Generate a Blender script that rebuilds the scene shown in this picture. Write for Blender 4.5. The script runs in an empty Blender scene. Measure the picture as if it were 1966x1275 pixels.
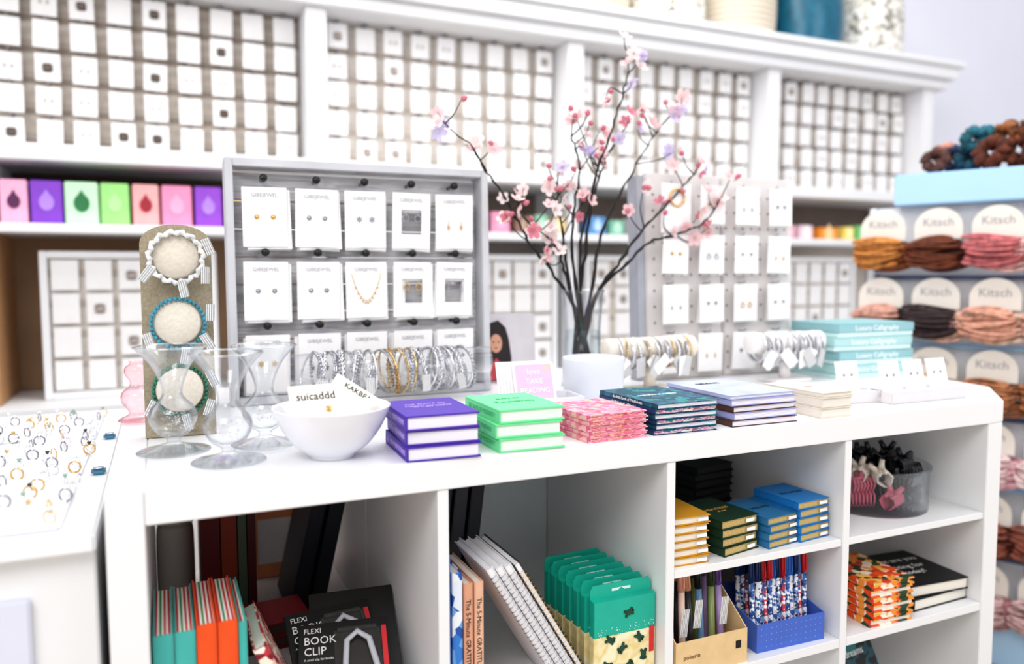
import bpy, bmesh, math, random
from mathutils import Matrix, Vector, Euler
random.seed(7)
T=.8
pi=math.pi
S=bpy.context.scene
COL=S.collection
try:
    S.view_settings.view_transform='Standard'
except Exception: pass
try:
    S.view_settings.look='Medium High Contrast'
    S.view_settings.exposure=0.06
except Exception: pass
# ---------------------------------------------------------------- materials
def lin(c):
    if isinstance(c,str):
        c=c.lstrip('#'); c=[int(c[i:i+2],16)/255 for i in (0,2,4)]
    return tuple(((x+.055)/1.055)**2.4 if x>.04045 else x/12.92 for x in c)
MC={}
def M(name,col,rough=.5,metal=0.,noise=.05,nscale=30,emit=0,bump=0,sub=0):
    if name in MC: return MC[name]
    m=bpy.data.materials.new(name); m.use_nodes=True; nt=m.node_tree; b=nt.nodes['Principled BSDF']
    c=lin(col)
    tc=nt.nodes.new('ShaderNodeTexCoord'); n=nt.nodes.new('ShaderNodeTexNoise'); n.inputs['Scale'].default_value=nscale; n.inputs['Detail'].default_value=3
    nt.links.new(tc.outputs['Object'],n.inputs['Vector'])
    r=nt.nodes.new('ShaderNodeValToRGB'); nt.links.new(n.outputs['Fac'],r.inputs[0])
    r.color_ramp.elements[0].position=.3; r.color_ramp.elements[1].position=.7
    r.color_ramp.elements[0].color=(*[x*(1-noise) for x in c],1); r.color_ramp.elements[1].color=(*[min(1,x*(1+noise)) for x in c],1)
    nt.links.new(r.outputs[0],b.inputs['Base Color'])
    b.inputs['Roughness'].default_value=rough; b.inputs['Metallic'].default_value=metal
    if bump:
        bp=nt.nodes.new('ShaderNodeBump'); bp.inputs['Strength'].default_value=bump; bp.inputs['Distance'].default_value=.002
        nt.links.new(n.outputs['Fac'],bp.inputs['Height']); nt.links.new(bp.outputs[0],b.inputs['Normal'])
    MC[name]=m; return m
def ramp_mat(name,kind,cols,scale=20,axis=2,rough=.5,stretch=(1,1,1),const=True):
    if name in MC: return MC[name]
    m=bpy.data.materials.new(name); m.use_nodes=True; nt=m.node_tree; b=nt.nodes['Principled BSDF']; b.inputs['Roughness'].default_value=rough
    tc=nt.nodes.new('ShaderNodeTexCoord'); mp=nt.nodes.new('ShaderNodeMapping'); nt.links.new(tc.outputs['Object'],mp.inputs[0]); mp.inputs['Scale'].default_value=stretch
    if kind=='wave':
        n=nt.nodes.new('ShaderNodeTexWave'); n.wave_type='BANDS'; n.bands_direction='XYZ'[axis]; n.wave_profile='SAW'; n.inputs['Scale'].default_value=scale; out=n.outputs['Fac']; n.inputs['Distortion'].default_value=0
    elif kind=='voro':
        n=nt.nodes.new('ShaderNodeTexVoronoi'); n.inputs['Scale'].default_value=scale
        sx=nt.nodes.new('ShaderNodeSeparateColor'); nt.links.new(n.outputs['Color'],sx.inputs[0]); out=sx.outputs[0]
    else:
        n=nt.nodes.new('ShaderNodeTexNoise'); n.inputs['Scale'].default_value=scale; out=n.outputs['Fac']
    nt.links.new(mp.outputs[0],n.inputs['Vector'])
    r=nt.nodes.new('ShaderNodeValToRGB'); nt.links.new(out,r.inputs[0]); r.color_ramp.interpolation='CONSTANT' if const else 'LINEAR'
    k=len(cols); lo,hi=(0,1) if kind!='noise' else (.32,.68)
    while len(r.color_ramp.elements)<k: r.color_ramp.elements.new(.5)
    for i,c in enumerate(cols):
        e=r.color_ramp.elements[i]; e.position=lo+(hi-lo)*i/k; e.color=(*lin(c),1)
    nt.links.new(r.outputs[0],b.inputs['Base Color']); MC[name]=m; return m
def glass(name,tint=(.985,.988,.995),edge=.75,base=.03,edgecol=(1,1,1),power=2.5,dark=(.80,.82,.85)):
    """thin clear glass: nearly transparent face on, darker and more reflective towards the rim"""
    if name in MC: return MC[name]
    m=bpy.data.materials.new(name); m.use_nodes=True; nt=m.node_tree; nt.nodes.clear()
    o=nt.nodes.new('ShaderNodeOutputMaterial'); t=nt.nodes.new('ShaderNodeBsdfTransparent'); g=nt.nodes.new('ShaderNodeBsdfGlossy'); mx=nt.nodes.new('ShaderNodeMixShader')
    lw=nt.nodes.new('ShaderNodeLayerWeight'); lw.inputs[0].default_value=.5
    pw=nt.nodes.new('ShaderNodeMath'); pw.operation='POWER'; pw.inputs[1].default_value=power
    mr=nt.nodes.new('ShaderNodeMapRange'); mr.inputs[1].default_value=0; mr.inputs[2].default_value=1; mr.inputs[3].default_value=base; mr.inputs[4].default_value=edge
    rp=nt.nodes.new('ShaderNodeValToRGB'); rp.color_ramp.elements[0].color=(*tint,1); rp.color_ramp.elements[1].color=(*dark,1); rp.color_ramp.elements[0].position=.1; rp.color_ramp.elements[1].position=.85
    g.inputs[0].default_value=(*edgecol,1); g.inputs['Roughness'].default_value=.03
    nt.links.new(lw.outputs['Facing'],pw.inputs[0]); nt.links.new(pw.outputs[0],mr.inputs[0]); nt.links.new(pw.outputs[0],rp.inputs[0]); nt.links.new(rp.outputs[0],t.inputs[0])
    nt.links.new(mr.outputs[0],mx.inputs[0]); nt.links.new(t.outputs[0],mx.inputs[1]); nt.links.new(g.outputs[0],mx.inputs[2]); nt.links.new(mx.outputs[0],o.inputs[0])
    MC[name]=m; return m
WHITE=M('white_laminate','eeeeef',.35,noise=.01,nscale=4)
WALLW=M('white_paint','ededef',.6,noise=.015,nscale=3)
CARDW=M('card_white','f2f0f0',.6,noise=.02)
CARDC=M('card_cream','ece5dc',.6,noise=.02)
BLACK=M('black_plastic','101012',.35,noise=.1)
SILVER=M('silver_metal','e2e2e5',.2,1,noise=.08,nscale=200)
GOLD=M('gold_metal','deb878',.25,1,noise=.08,nscale=200)
TEXTG=M('print_grey','a5a2a6',.6)
TEXTK=M('print_black','18181c',.6)
TEXTW=M('print_white','f6f6f6',.6)
TEXTGOLD=M('print_gold','c9a05a',.4)
PAGES=ramp_mat('page_block','wave',['f4efe6','e3dccf','f7f3ec','d9d2c6'],scale=180,axis=2,rough=.8)
ACRYL=glass('clear_acrylic',edge=.5,base=.04,dark=(.88,.9,.92))
BARC=ramp_mat('barcode_print','wave',['f5f5f5','f5f5f5','202024','f0f0f0','303034'],scale=110,axis=0)
# ---------------------------------------------------------------- mesh helpers
def fin(bm,name,smooth=False):
    bmesh.ops.recalc_face_normals(bm,faces=bm.faces[:])
    me=bpy.data.meshes.new(name); bm.to_mesh(me); bm.free()
    if smooth:
        for p in me.polygons: p.use_smooth=True
    return me
def addbox(bm,x0,x1,y0,y1,z0,z1):
    v=[bm.verts.new((x,y,z)) for x in (x0,x1) for y in (y0,y1) for z in (z0,z1)]
    for f in ((0,1,3,2),(4,6,7,5),(0,4,5,1),(2,3,7,6),(0,2,6,4),(1,5,7,3)): bm.faces.new([v[i] for i in f])
KC={}
def boxes(lst,bevel=0,key=None):
    key=key or ('bx',tuple(tuple(round(a,5) for a in b) for b in lst),bevel)
    if key in KC: return KC[key]
    bm=bmesh.new()
    for b in lst: addbox(bm,*b)
    if bevel: bmesh.ops.bevel(bm,geom=bm.edges[:],offset=bevel,segments=2,affect='EDGES')
    KC[key]=fin(bm,'boxes'); return KC[key]
def cbox(sx,sy,sz,bevel=0): return boxes([(-sx/2,sx/2,-sy/2,sy/2,0,sz)],bevel)
def lathe(prof,seg=40,key=None):
    key=('la',tuple(prof),seg)
    if key in KC: return KC[key]
    bm=bmesh.new(); rings=[]
    for r,z in prof:
        if r<1e-6: rings.append([bm.verts.new((0,0,z))])
        else: rings.append([bm.verts.new((r*math.cos(2*pi*i/seg),r*math.sin(2*pi*i/seg),z)) for i in range(seg)])
    for a,b in zip(rings,rings[1:]):
        for i in range(seg):
            j=(i+1)%seg
            if len(a)==1 and len(b)==1: continue
            if len(a)==1: bm.faces.new((a[0],b[i],b[j]))
            elif len(b)==1: bm.faces.new((a[i],a[j],b[0]))
            else: bm.faces.new((a[i],a[j],b[j],b[i]))
    me=fin(bm,'lathe',True)
    KC[key]=me; return me
def smoothprof(p,n=5):
    out=[]
    for i in range(len(p)-1):
        p0=p[max(i-1,0)];p1=p[i];p2=p[i+1];p3=p[min(i+2,len(p)-1)]
        for k in range(n):
            t=k/n
            out.append(tuple(round(max(0,.5*((2*p1[a])+(-p0[a]+p2[a])*t+(2*p0[a]-5*p1[a]+4*p2[a]-p3[a])*t*t+(-p0[a]+3*p1[a]-3*p2[a]+p3[a])*t**3)) if a==0 else .5*((2*p1[a])+(-p0[a]+p2[a])*t+(2*p0[a]-5*p1[a]+4*p2[a]-p3[a])*t*t+(-p0[a]+3*p1[a]-3*p2[a]+p3[a])*t**3),6) for a in (0,1)))
    out.append(p[-1]); return out
def sweep(bm,pts,rad,seg=8,closed=False):
    pts=[Vector(p) for p in pts]; n=len(pts); rings=[]
    if not isinstance(rad,(list,tuple)): rad=[rad]*n
    up=Vector((0,0,1)); prev=None
    for i,p in enumerate(pts):
        if closed: t=pts[(i+1)%n]-pts[i-1]
        else: t=pts[min(i+1,n-1)]-pts[max(i-1,0)]
        t.normalize()
        if prev is None:
            a=t.cross(up)
            if a.length<.1: a=t.cross(Vector((0,1,0)))
            a.normalize()
        else:
            a=prev-t*prev.dot(t); a.normalize()
        prev=a; b=t.cross(a)
        rings.append([bm.verts.new(p+(a*math.cos(2*pi*k/seg)+b*math.sin(2*pi*k/seg))*rad[i]) for k in range(seg)])
    m=n if closed else n-1
    for i in range(m):
        A=rings[i];B=rings[(i+1)%n]
        for k in range(seg): bm.faces.new((A[k],A[(k+1)%seg],B[(k+1)%seg],B[k]))
    if not closed:
        bm.faces.new(rings[0][::-1]); bm.faces.new(rings[-1])
def tube(pts,rad,seg=8,closed=False):
    bm=bmesh.new(); sweep(bm,pts,rad,seg,closed); return fin(bm,'tube',True)
def torus(R,r,axis='z',seg=28,ms=8,sx=1,sy=1):
    key=('to',R,r,axis,seg,ms,sx,sy)
    if key in KC: return KC[key]
    pts=[]
    for i in range(seg):
        a=2*pi*i/seg; c,s=R*math.cos(a)*sx,R*math.sin(a)*sy
        pts.append({'z':(c,s,0),'x':(0,c,s),'y':(c,0,s)}[axis])
    KC[key]=tube(pts,r,ms,True); return KC[key]
def prism(poly,z0,z1,bevel=0):
    bm=bmesh.new(); a=[bm.verts.new((x,y,z0)) for x,y in poly]; b=[bm.verts.new((x,y,z1)) for x,y in poly]
    bm.faces.new(a[::-1]); bm.faces.new(b); n=len(poly)
    for i in range(n): bm.faces.new((a[i],a[(i+1)%n],b[(i+1)%n],b[i]))
    if bevel: bmesh.ops.bevel(bm,geom=bm.edges[:],offset=bevel,segments=2,affect='EDGES')
    return fin(bm,'prism')
def plate(poly,t):
    bm=bmesh.new(); a=[bm.verts.new((x,-t/2,z)) for x,z in poly]; b=[bm.verts.new((x,t/2,z)) for x,z in poly]
    bm.faces.new(a); bm.faces.new(b[::-1]); n=len(poly)
    for i in range(n): bm.faces.new((a[i],a[(i+1)%n],b[(i+1)%n],b[i]))
    return fin(bm,'plate')
def balls(cs,r,seg=8,rings=6):
    bm=bmesh.new()
    for c in cs: bmesh.ops.create_uvsphere(bm,u_segments=seg,v_segments=rings,radius=r,matrix=Matrix.Translation(c))
    return fin(bm,'balls',True)
def merge(meshes):
    bm=bmesh.new()
    for me,mx in meshes:
        t=me.copy(); t.transform(mx); bm.from_mesh(t); bpy.data.meshes.remove(t)
    return fin(bm,'merged')
TC={}
def textmesh(body,size,ext=.0002,align='CENTER'):
    k=(body,size,align)
    if k in TC: return TC[k]
    cu=bpy.data.curves.new('t','FONT'); cu.body=body; cu.size=size; cu.extrude=ext; cu.align_x=align; cu.align_y='CENTER'; cu.resolution_u=2
    o=bpy.data.objects.new('t',cu); COL.objects.link(o); dg=bpy.context.evaluated_depsgraph_get(); me=bpy.data.meshes.new_from_object(o.evaluated_get(dg)); me.materials.clear()
    bpy.data.objects.remove(o); bpy.data.curves.remove(cu); TC[k]=me; return me
# ---------------------------------------------------------------- object helpers
MM={}
def setmat(me,mat):
    if len(me.materials)==0: me.materials.append(mat); return me
    if me.materials[0]==mat: return me
    k=(me.name,mat.name)
    if k not in MM:
        c=me.copy(); c.materials.clear(); c.materials.append(mat); MM[k]=c
    return MM[k]
def put(ob,loc,rot):
    if isinstance(rot,Matrix): ob.rotation_euler=rot.to_3x3().to_euler()
    else: ob.rotation_euler=rot
    ob.location=loc
def meta(ob,label,cat,group=None,kind=None):
    ob['label']=label; ob['category']=cat
    if group: ob['group']=group
    if kind: ob['kind']=kind
def E(name,label,cat,loc=(0,0,0),rot=(0,0,0),group=None):
    o=bpy.data.objects.new(name,None); o.empty_display_size=.01; COL.objects.link(o); put(o,loc,rot); meta(o,label,cat,group); return o
def P(parent,name,me,mat,loc=(0,0,0),rot=(0,0,0),label=None):
    o=bpy.data.objects.new(name,setmat(me,mat)); COL.objects.link(o); o.parent=parent; put(o,loc,rot)
    if label: o['label']=label
    return o
def O(name,label,cat,me,mat,loc=(0,0,0),rot=(0,0,0),group=None):
    o=bpy.data.objects.new(name,setmat(me,mat)); COL.objects.link(o); put(o,loc,rot); meta(o,label,cat,group); return o
def STRUCT(name,me,mat,label):
    o=bpy.data.objects.new(name,setmat(me,mat)); COL.objects.link(o); o['kind']='structure'; o['label']=label; o['category']=name.split('_')[0]; return o
def clone(root,loc,rot):
    n=root.copy(); COL.objects.link(n); put(n,loc,rot)
    for c in root.children:
        d=c.copy(); d.parent=n; COL.objects.link(d)
        for e in c.children:
            f=e.copy(); f.parent=d; COL.objects.link(f)
    return n
def TXT(parent,body,size,mat,loc,rot=(pi/2,0,0),align='CENTER'): return P(parent,'lettering',textmesh(body,size,align=align),mat,loc,rot)
FRONT=(pi/2,0,0); SPINE=(pi/2,0,-pi/2)
def Rz(a): return Matrix.Rotation(a,4,'Z')
def Ry(a): return Matrix.Rotation(a,4,'Y')
def Rx(a): return Matrix.Rotation(a,4,'X')
STAND=Matrix(((0,0,1,0),(1,0,0,0),(0,1,0,0),(0,0,0,1)))
# ================================================================ STRUCTURE
FLOOR=ramp_mat('floor_boards','wave',['b9aa98','c4b6a4','b0a08e','c9bba9'],scale=1.2,axis=0,rough=.5)
STRUCT('floor',boxes([(-3,5.5,-3,2.05,-.05,0)]),FLOOR,'pale wooden plank shop floor')
STRUCT('wall_back',boxes([(-3,5.5,1.95,2.05,0,3.2)]),M('wall_lilac','e8e8f2',.6,noise=.015,nscale=3),'pale lilac white painted shop wall')
STRUCT('wall_right',boxes([(5.4,5.5,-1.5,1.95,0,3.2)]),M('wall_cool','e4e8f4',.6,noise=.01),'cool white painted wall')
# ================================================================ MAIN SHELVING UNIT
su=E('shelving_unit','white cube shelving unit counter with open compartments','shelf',(0,0,0))
poly2=[(.0392,0),(1.4238,0),(1.463,.001),(1.605,.125),(1.645,.34),(1.645,.78),(.0392,.78)]
P(su,'top_panel',prism(poly2,T-.039,T,.0012),WHITE)
P(su,'side_panel',boxes([(0,.0388,0,.78,.03,T)],.0012),WHITE)
P(su,'side_panel',boxes([(1.4242,1.463,0.001,.385,.03,T-.0395)],.0012),WHITE)
P(su,'side_panel',prism([(1.466,.03),(1.596,.14),(1.635,.345),(1.635,.775),(1.615,.775),(1.615,.35),(1.578,.15),(1.466,.06)],.03,T-.0395),WHITE)
for x in (.374,.724,.739+.335):
    P(su,'divider',boxes([(x,x+.015,.002,.388,.07,T-.0395)],.0008),WHITE)
    P(su,'divider',boxes([(x,x+.015,.395,.775,.07,T-.0395)],.0008),WHITE)
cells=[(.039,.374),(.389,.724),(.739,1.074),(1.089,1.424)]
for a,b in cells:
    P(su,'shelf_board',boxes([(a+.0005,b-.0005,.002,.775,T-.389,T-.374)],.0008),WHITE)
    P(su,'bottom_board',boxes([(a+.0005,b-.0005,.002,.775,.03,.069)],.0008),WHITE)
for a,b in cells[2:]:
    P(su,'insert_shelf',boxes([(a+.0005,b-.0005,.004,.375,T-.2165,T-.2045)],.0008),WHITE)
BACKG=M('back_board_grey','d2dadb',.5,noise=.02)
for a,b in cells[1:]:
    P(su,'back_board',boxes([(a+.0005,b-.0005,.389,.3945,.07,T-.0395)]),BACKG)
# ================================================================ RING TABLE
rt=E('display_cabinet','low white display cabinet beside the counter','cabinet',(0,0,0))
P(rt,'table_top',boxes([(-.9,-.010,.008,.86,T-.064,T-.042)],.003),WHITE)
P(rt,'body',boxes([(-.87,-.012,.03,.84,.0,T-.0645)],.002),WHITE)
P(rt,'door',boxes([(-.87,-.075,.018,.0295,.06,T-.11)],.002),M('door_lilac','dcdeec',.45,noise=.01),label='pale inset cabinet door')
TRAYW=M('velvet_white','eeedf2',.8,noise=.02,nscale=80,bump=.2)
for j in range(3):
    for i in range(2):
        O('ring_tray','white padded ring tray on the low display cabinet','tray',boxes([(-.12,.12,-.12,.12,0,.008)],.003),TRAYW,(-.165-.25*i,.15+.25*j,T-.042),group='white ring trays')
gems=[M('gem_white','eef4ff',.05,noise=.1),M('gem_pearl','e8e0d8',.2),M('gem_gold','d9b461',.2,1),M('gem_green','8fae9c',.05),M('gem_dark','3a3a40',.1)]
band=[torus(.0072,.0008,'x',22,6),torus(.0076,.0012,'x',22,6)]
gemm=lathe(((0,.003),(.0026,.0026),(.0031,.001),(0,-.003)),8)
tagm=cbox(.008,.0006,.011)
RS=M('ring_silver','a8a8ae',.25,1,noise=.3,nscale=200)
n=0
for j in range(19):
    for i in range(11):
        x=-.052-.034*i+random.uniform(-.009,.009); y=.045+.038*j+random.uniform(-.009,.009)
        if random.random()<.12 or y>.76: continue
        g=random.random()
        r=O('finger_ring',('gold' if g<.28 else 'silver')+' ring standing in a white padded tray','ring',band[n%2],GOLD if g<.28 else (SILVER,RS)[n%2],(x,y,T-.0275),Rz(random.uniform(.3,1.6)),'rings in the white trays')
        P(r,'gem',gemm,gems[random.choice([0,0,0,0,1,0,2,4,3])],(0,0,.0085))
        if random.random()<.5: P(r,'price_tag',tagm,CARDW,(.004,.002,-.005),Rz(random.uniform(-1,1))@Ry(random.uniform(-.6,.6)))
        n+=1
for y in (.285,.54):
    c=E('binder_clip','small blue metal clip on the cabinet edge','clip',(-.024,y,T-.042))
    P(c,'clip_body',boxes([(-.009,.009,-.009,.009,0,.010)],.003),M('clip_blue','4f7f9a',.25,.5))
    P(c,'clip_arm',torus(.006,.001,'y',16,6),SILVER,(0,-.002,.010),(pi/2,0,0))
# ================================================================ BACK WALL UNIT
wu=E('wall_shelving','tall white wall shelving with crown and bays','shelf',(0,0,0))
posts=[-.39,.53,1.45,2.37,3.27]
for x in posts: P(wu,'post',boxes([(x-.032,x+.032,1.6,1.9,T+.5915,T+1.06)],.003),WALLW)
P(wu,'crown',boxes([(-1.4,3.36,1.57,1.92,T+1.061,T+1.10),(-1.4,3.38,1.54,1.92,T+1.101,T+1.15),(-1.4,3.41,1.52,1.92,T+1.151,T+1.175)],.004),WALLW)
P(wu,'shelf_board',boxes([(-1.4,3.32,1.57,1.9,T+.545,T+.591)],.003),WALLW)
P(wu,'shelf_board',boxes([(-1.4,3.32,1.56,1.9,T+.348,T+.374)],.003),WALLW)
P(wu,'shelf_board',boxes([(-1.4,3.32,1.5,1.9,T-.166,T-.127)],.003),WALLW)
P(wu,'base_cabinet',boxes([(-1.4,3.3,1.55,1.9,0.0,T-.167)],.003),WALLW)
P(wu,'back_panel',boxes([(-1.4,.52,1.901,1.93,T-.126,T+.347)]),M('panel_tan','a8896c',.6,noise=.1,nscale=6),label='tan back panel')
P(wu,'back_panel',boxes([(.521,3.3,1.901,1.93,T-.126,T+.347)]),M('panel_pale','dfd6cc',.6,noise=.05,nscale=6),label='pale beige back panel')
P(wu,'back_panel',boxes([(-1.4,.52,1.901,1.93,T+.375,T+.544)]),M('panel_shadow','5b4c44',.7,noise=.1,nscale=6),label='back panel coloured dark as shade under the shelf')  # shade in the gap below the upper shelf is put into this colour
P(wu,'back_panel',boxes([(.521,3.3,1.901,1.93,T+.375,T+.544)]),M('panel_shadow_soft','8d7e74',.7,noise=.1,nscale=6),label='back panel coloured brown as softer shade under the shelf')  # same painted shade, softer for the bays further right
for x in (-.36,.53,1.45,2.37,3.27):
    P(wu,'post',boxes([(x-.02,x+.02,1.62,1.9,T+.3745,T+.5445)],.002),WALLW)
P(wu,'post',boxes([(-.385,-.345,1.58,1.9,T-.1265,T+.3475)],.002),M('post_tan','b98f66',.6))
for x in (.53,1.45,2.37,3.27): P(wu,'post',boxes([(x-.02,x+.02,1.62,1.9,T-.1265,T+.3475)],.002),WALLW)
pegb=ramp_mat('shadow_band_backing','wave',['a79b91','c4baaf','d2c9bf','cac0b6','d8cfc5'],scale=3.57,axis=2,rough=.8)  # darker bands paint the shadow lines between card rows onto the backing
pegl=ramp_mat('shadow_band_backing_pale','wave',['d2c8be','e3dbd2','ece5de','eee8e1'],scale=3.57,axis=2,rough=.8)  # paler copy of the painted shadow lines, also behind the framed boards
cardm=boxes([(-.032,.032,-.0012,.0012,-.039,.039)],.0008)
DARKJ=M('dark_jewel','5a4a40',.4,noise=.3,nscale=90); SOFTJ=M('soft_jewel','a89c94',.4,noise=.3,nscale=90)
gm=['white jewelry card hanging on the wall display','white jewelry card with dark earrings on the wall display']
slabm=boxes([(-.013,.013,-.003,.003,-.013,.011)],.003); slabs=merge([(boxes([(-.004,.004,-.003,.003,-.006,.006)],.002),Matrix.Translation((dx,0,0))) for dx in (-.009,.009)])
hkm=boxes([(-.004,.004,-.006,.045,-.004,.006)],.001)
allhk=[]
for bi in range(4):
    x0=posts[bi]+.034; x1=posts[bi+1]-.034
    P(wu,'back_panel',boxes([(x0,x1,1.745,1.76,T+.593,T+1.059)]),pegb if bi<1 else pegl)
    for r in range(5):
        for c in range(9):
            x=x0+.050+c*(x1-x0-.100)/8; z=T+1.008-r*.0915
            rr=random.random(); win=rr<(.20 if bi<1 else .08); soft=(not win) and rr<.5
            o=O('jewelry_card',gm[win],'jewelry card',cardm,CARDW,(x+random.uniform(-.002,.002),1.70+random.uniform(-.012,.004),z-.004+random.uniform(-.002,.002)),Ry(random.uniform(-.025,.025)),'jewelry cards on the wall bays')
            if win: P(o,'earrings',slabm,DARKJ if bi==0 else SOFTJ,(0,-.003,0))
            elif soft: P(o,'earrings',slabs,M('pale_jewel','cac1bd',.4),(0,-.003,0))
            allhk.append((hkm,Matrix.Translation((x,1.70,z+.042))))
h_=P(wu,'peg_hooks',merge(allhk),M('hook_dark','8a8488',.5)); h_['kind']='stuff'
bc=[(-.33,.066,'f7b6d3','5b1f52'),(-.258,.078,'8a45c9','b48be6'),(-.175,.084,'cdf3cf','2d7a48'),(-.086,.074,'a6e58c','b8eba2'),(-.004,.07,'f6b4b4','a3283a'),(.073,.082,'f79ac0','f9b0cf'),(.163,.076,'9a4fd0','b58be2'),(.247,.05,'f5c77a','f9e2b8')]
bc+=[(x,w,c,d) for x,w,c,d in [(.95,.07,'5fb39e','c7e9df'),(1.04,.06,'4e8b7e','90c6b5'),(1.12,.07,'e09ab4','f0b0c8'),(1.21,.06,'8a6a5c','b59a86'),(1.29,.05,'93c0a8','bfe3cc'),(1.36,.05,'eacf96','f5e0b0'),(1.51,.07,'5f92c4','b6d2ee'),(1.60,.06,'86bfa8','bfe3cc'),(1.69,.06,'e3dfe0','c9c4c6'),(1.80,.08,'d9c7b0','efe6da'),(1.92,.07,'f0e6ea','e2b8c8'),(2.03,.07,'e5ecd9','a8c690'),(2.42,.08,'f4b6c4','fbe0e6'),(2.53,.07,'f0d8e2','ffffff'),(2.64,.1,'f39a35','fbd3a0'),(2.78,.06,'f7e07a','fff4c4'),(2.86,.08,'8ad08c','d6f0d6'),(2.97,.1,'f7a8b8','ffe0e6')]]
for i,(x,w,c,d) in enumerate(bc):
    h=.12 if x<.5 else random.uniform(.05,.075)
    o=E('product_box','small coloured gift box with printed emblem on the wall shelf','box',(x+w/2,1.64,T+.374),group='coloured boxes on the wall shelf')
    P(o,'carton',cbox(w,.07,h,.003),M('boxc%d'%i,c,.5))
    dm=plate([(math.sin(a)*w*.24,math.cos(a)*w*.3+(.012 if abs(a)<.01 else 0)) for a in [2*pi*k/14 for k in range(14)]],.002)
    P(o,'emblem',dm,M('boxd%d'%i,d,.5),(0,-.0362,h*.5))
wic=ramp_mat('wicker_beige','wave',['d8cdbd','b9a993','e3dacb'],scale=14,axis=2,rough=.8)
glit=ramp_mat('speckled_ceramic','voro',['f2efe9','8d8a80','e8e3d8','c9c2b4','f6f3ee'],scale=60)
tealg=M('teal_glaze','0f5f78',.3,noise=.2)
potp=tuple(smoothprof([(.0,0),(.15,0),(.165,.03),(.17,.15),(.16,.27),(.15,.28)]))
for x,m,l,k in [(1.55,wic,'beige woven basket on top of the wall shelving','basket'),(1.9,glit,'speckled pale canister on top of the wall shelving','canister'),(2.25,wic,'beige woven basket on top of the wall shelving','basket'),(2.62,tealg,'glossy deep teal canister on top of the wall shelving','canister'),(2.98,glit,'speckled white and grey canister on top of the wall shelving','canister')]:
    o=E(k,l,k,(x,1.72,T+1.175)); P(o,'body',lathe(potp,36),m); P(o,'rim',torus(.152,.008,'z',36,8),m,(0,0,.28))
def lowboard(x0,x1,z0,z1,cols,rows,y=1.66,frame=WALLW,back=pegl):
    b=E('jewelry_display_board','white framed jewelry board standing on the wall shelf','display board',((x0+x1)/2,y,z0),group='framed boards on the wall shelf')
    w=x1-x0;h=z1-z0
    P(b,'frame',boxes([(-w/2,-w/2+.02,-.015,.02,0,h),(w/2-.02,w/2,-.015,.02,0,h),(-w/2+.02,w/2-.02,-.015,.02,h-.02,h),(-w/2+.02,w/2-.02,-.015,.02,0,.02)],.002),frame)
    P(b,'backing',boxes([(-w/2+.02,w/2-.02,.01,.018,.02,h-.02)]),back)
    for r in range(rows):
        for c in range(cols):
            x=(x0+x1)/2-w/2+.02+(c+.5)*(w-.04)/cols; z=z1-.02-(r+.5)*(h-.04)/rows
            win=random.random()<.2
            o=O('jewelry_card',gm[win].replace('wall display','framed board'),'jewelry card',cardm,CARDW,(x,y-.01,z),group='jewelry cards on the framed boards')
            o.scale=(1.08,1,1.1)
            if win: P(o,'earrings',slabm,SOFTJ,(0,-.003,0))
lowboard(-.25,.22,T-.126,T+.30,5,4); lowboard(.60,1.0,T-.126,T+.30,4,4); lowboard(1.04,1.40,T-.126,T+.30,4,4); lowboard(1.52,1.95,T-.126,T+.30,4,4); lowboard(2.0,2.33,T-.126,T+.28,3,4); lowboard(2.44,2.9,T-.126,T+.30,5,4)
# ================================================================ HAIR TIE RACK
LB=M('pale_blue_paint','b4d8f6',.5,noise=.02,nscale=5)
rk=E('hair_tie_rack','pale blue freestanding rack holding hair tie cards','display rack',(1.93,.66,0),Rz(math.radians(-65.2)))
P(rk,'header',boxes([(.02,1.0,-.03,.25,1.215,1.30)],.004),LB)
P(rk,'backing',boxes([(-.03,1.0,.02,.04,.12,1.214)]),M('pale_blue_back','f2f4f9',.6))
P(rk,'side_panel',boxes([(-.05,-.0305,-.0,.25,.0,1.214)],.003),M('rack_white','eef1f6',.5))
P(rk,'base',boxes([(-.03,1.0,-.02,.25,0,.119)],.003),LB)
for j in range(6): P(rk,'crossbar',boxes([(-.03,1.0,-.004,.0195,1.015-.185*j,1.025-.185*j)],.002),[M('bar_navy','5a668a',.5),LB][j%2])
archm=plate([(-.058,0),(.058,0),(.058,.032)]+[(.058*math.cos(a),.032+.050*math.sin(a)) for a in [pi*k/14 for k in range(1,14)]]+[(-.058,.032)],.002)
def bundle(seed):
    rnd=random.Random(seed); bm=bmesh.new()
    for k in range(13):
        a=.058+rnd.uniform(-.012,.006); zz=.008-k*.0062; yy=rnd.uniform(-.010,.006); tw=rnd.uniform(-.010,.010); px=rnd.uniform(-.004,.004)
        pts=[]
        for i in range(22):
            t=2*pi*i/22; c=math.cos(t)
            pts.append((px+a*c,yy+.016*math.sin(t),zz*(1-.25*c*c)-.006*c*c+tw*c+.004*math.sin(t)))
        sweep(bm,pts,.0045,6,True)
    return fin(bm,'bundle',True)
bund=[bundle(i) for i in range(5)]
hc=[['c08040','6a341c','b8686a'],['d0a090','3a2a2c','d8a28c'],['d9bb8c','d2b48a','a8714c'],['e8ddd0','efe4da','f0c8c8'],['c9a070','d8b088','8a5040'],['e3c4a8','8a4a40','ccaaaa']]
hc2=[['7a4020','4a2010','e0b4b0'],['2a1a1a','d8b0a0','e8c4b4'],['e6cfa8','e0c8a0','8a5a3a'],['d8c8b8','d8c8b8','e8b0b8'],['a07848','b08858','603020'],['c0a088','603028','b08080']]
kr=Rz(math.radians(-65.2))
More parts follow.
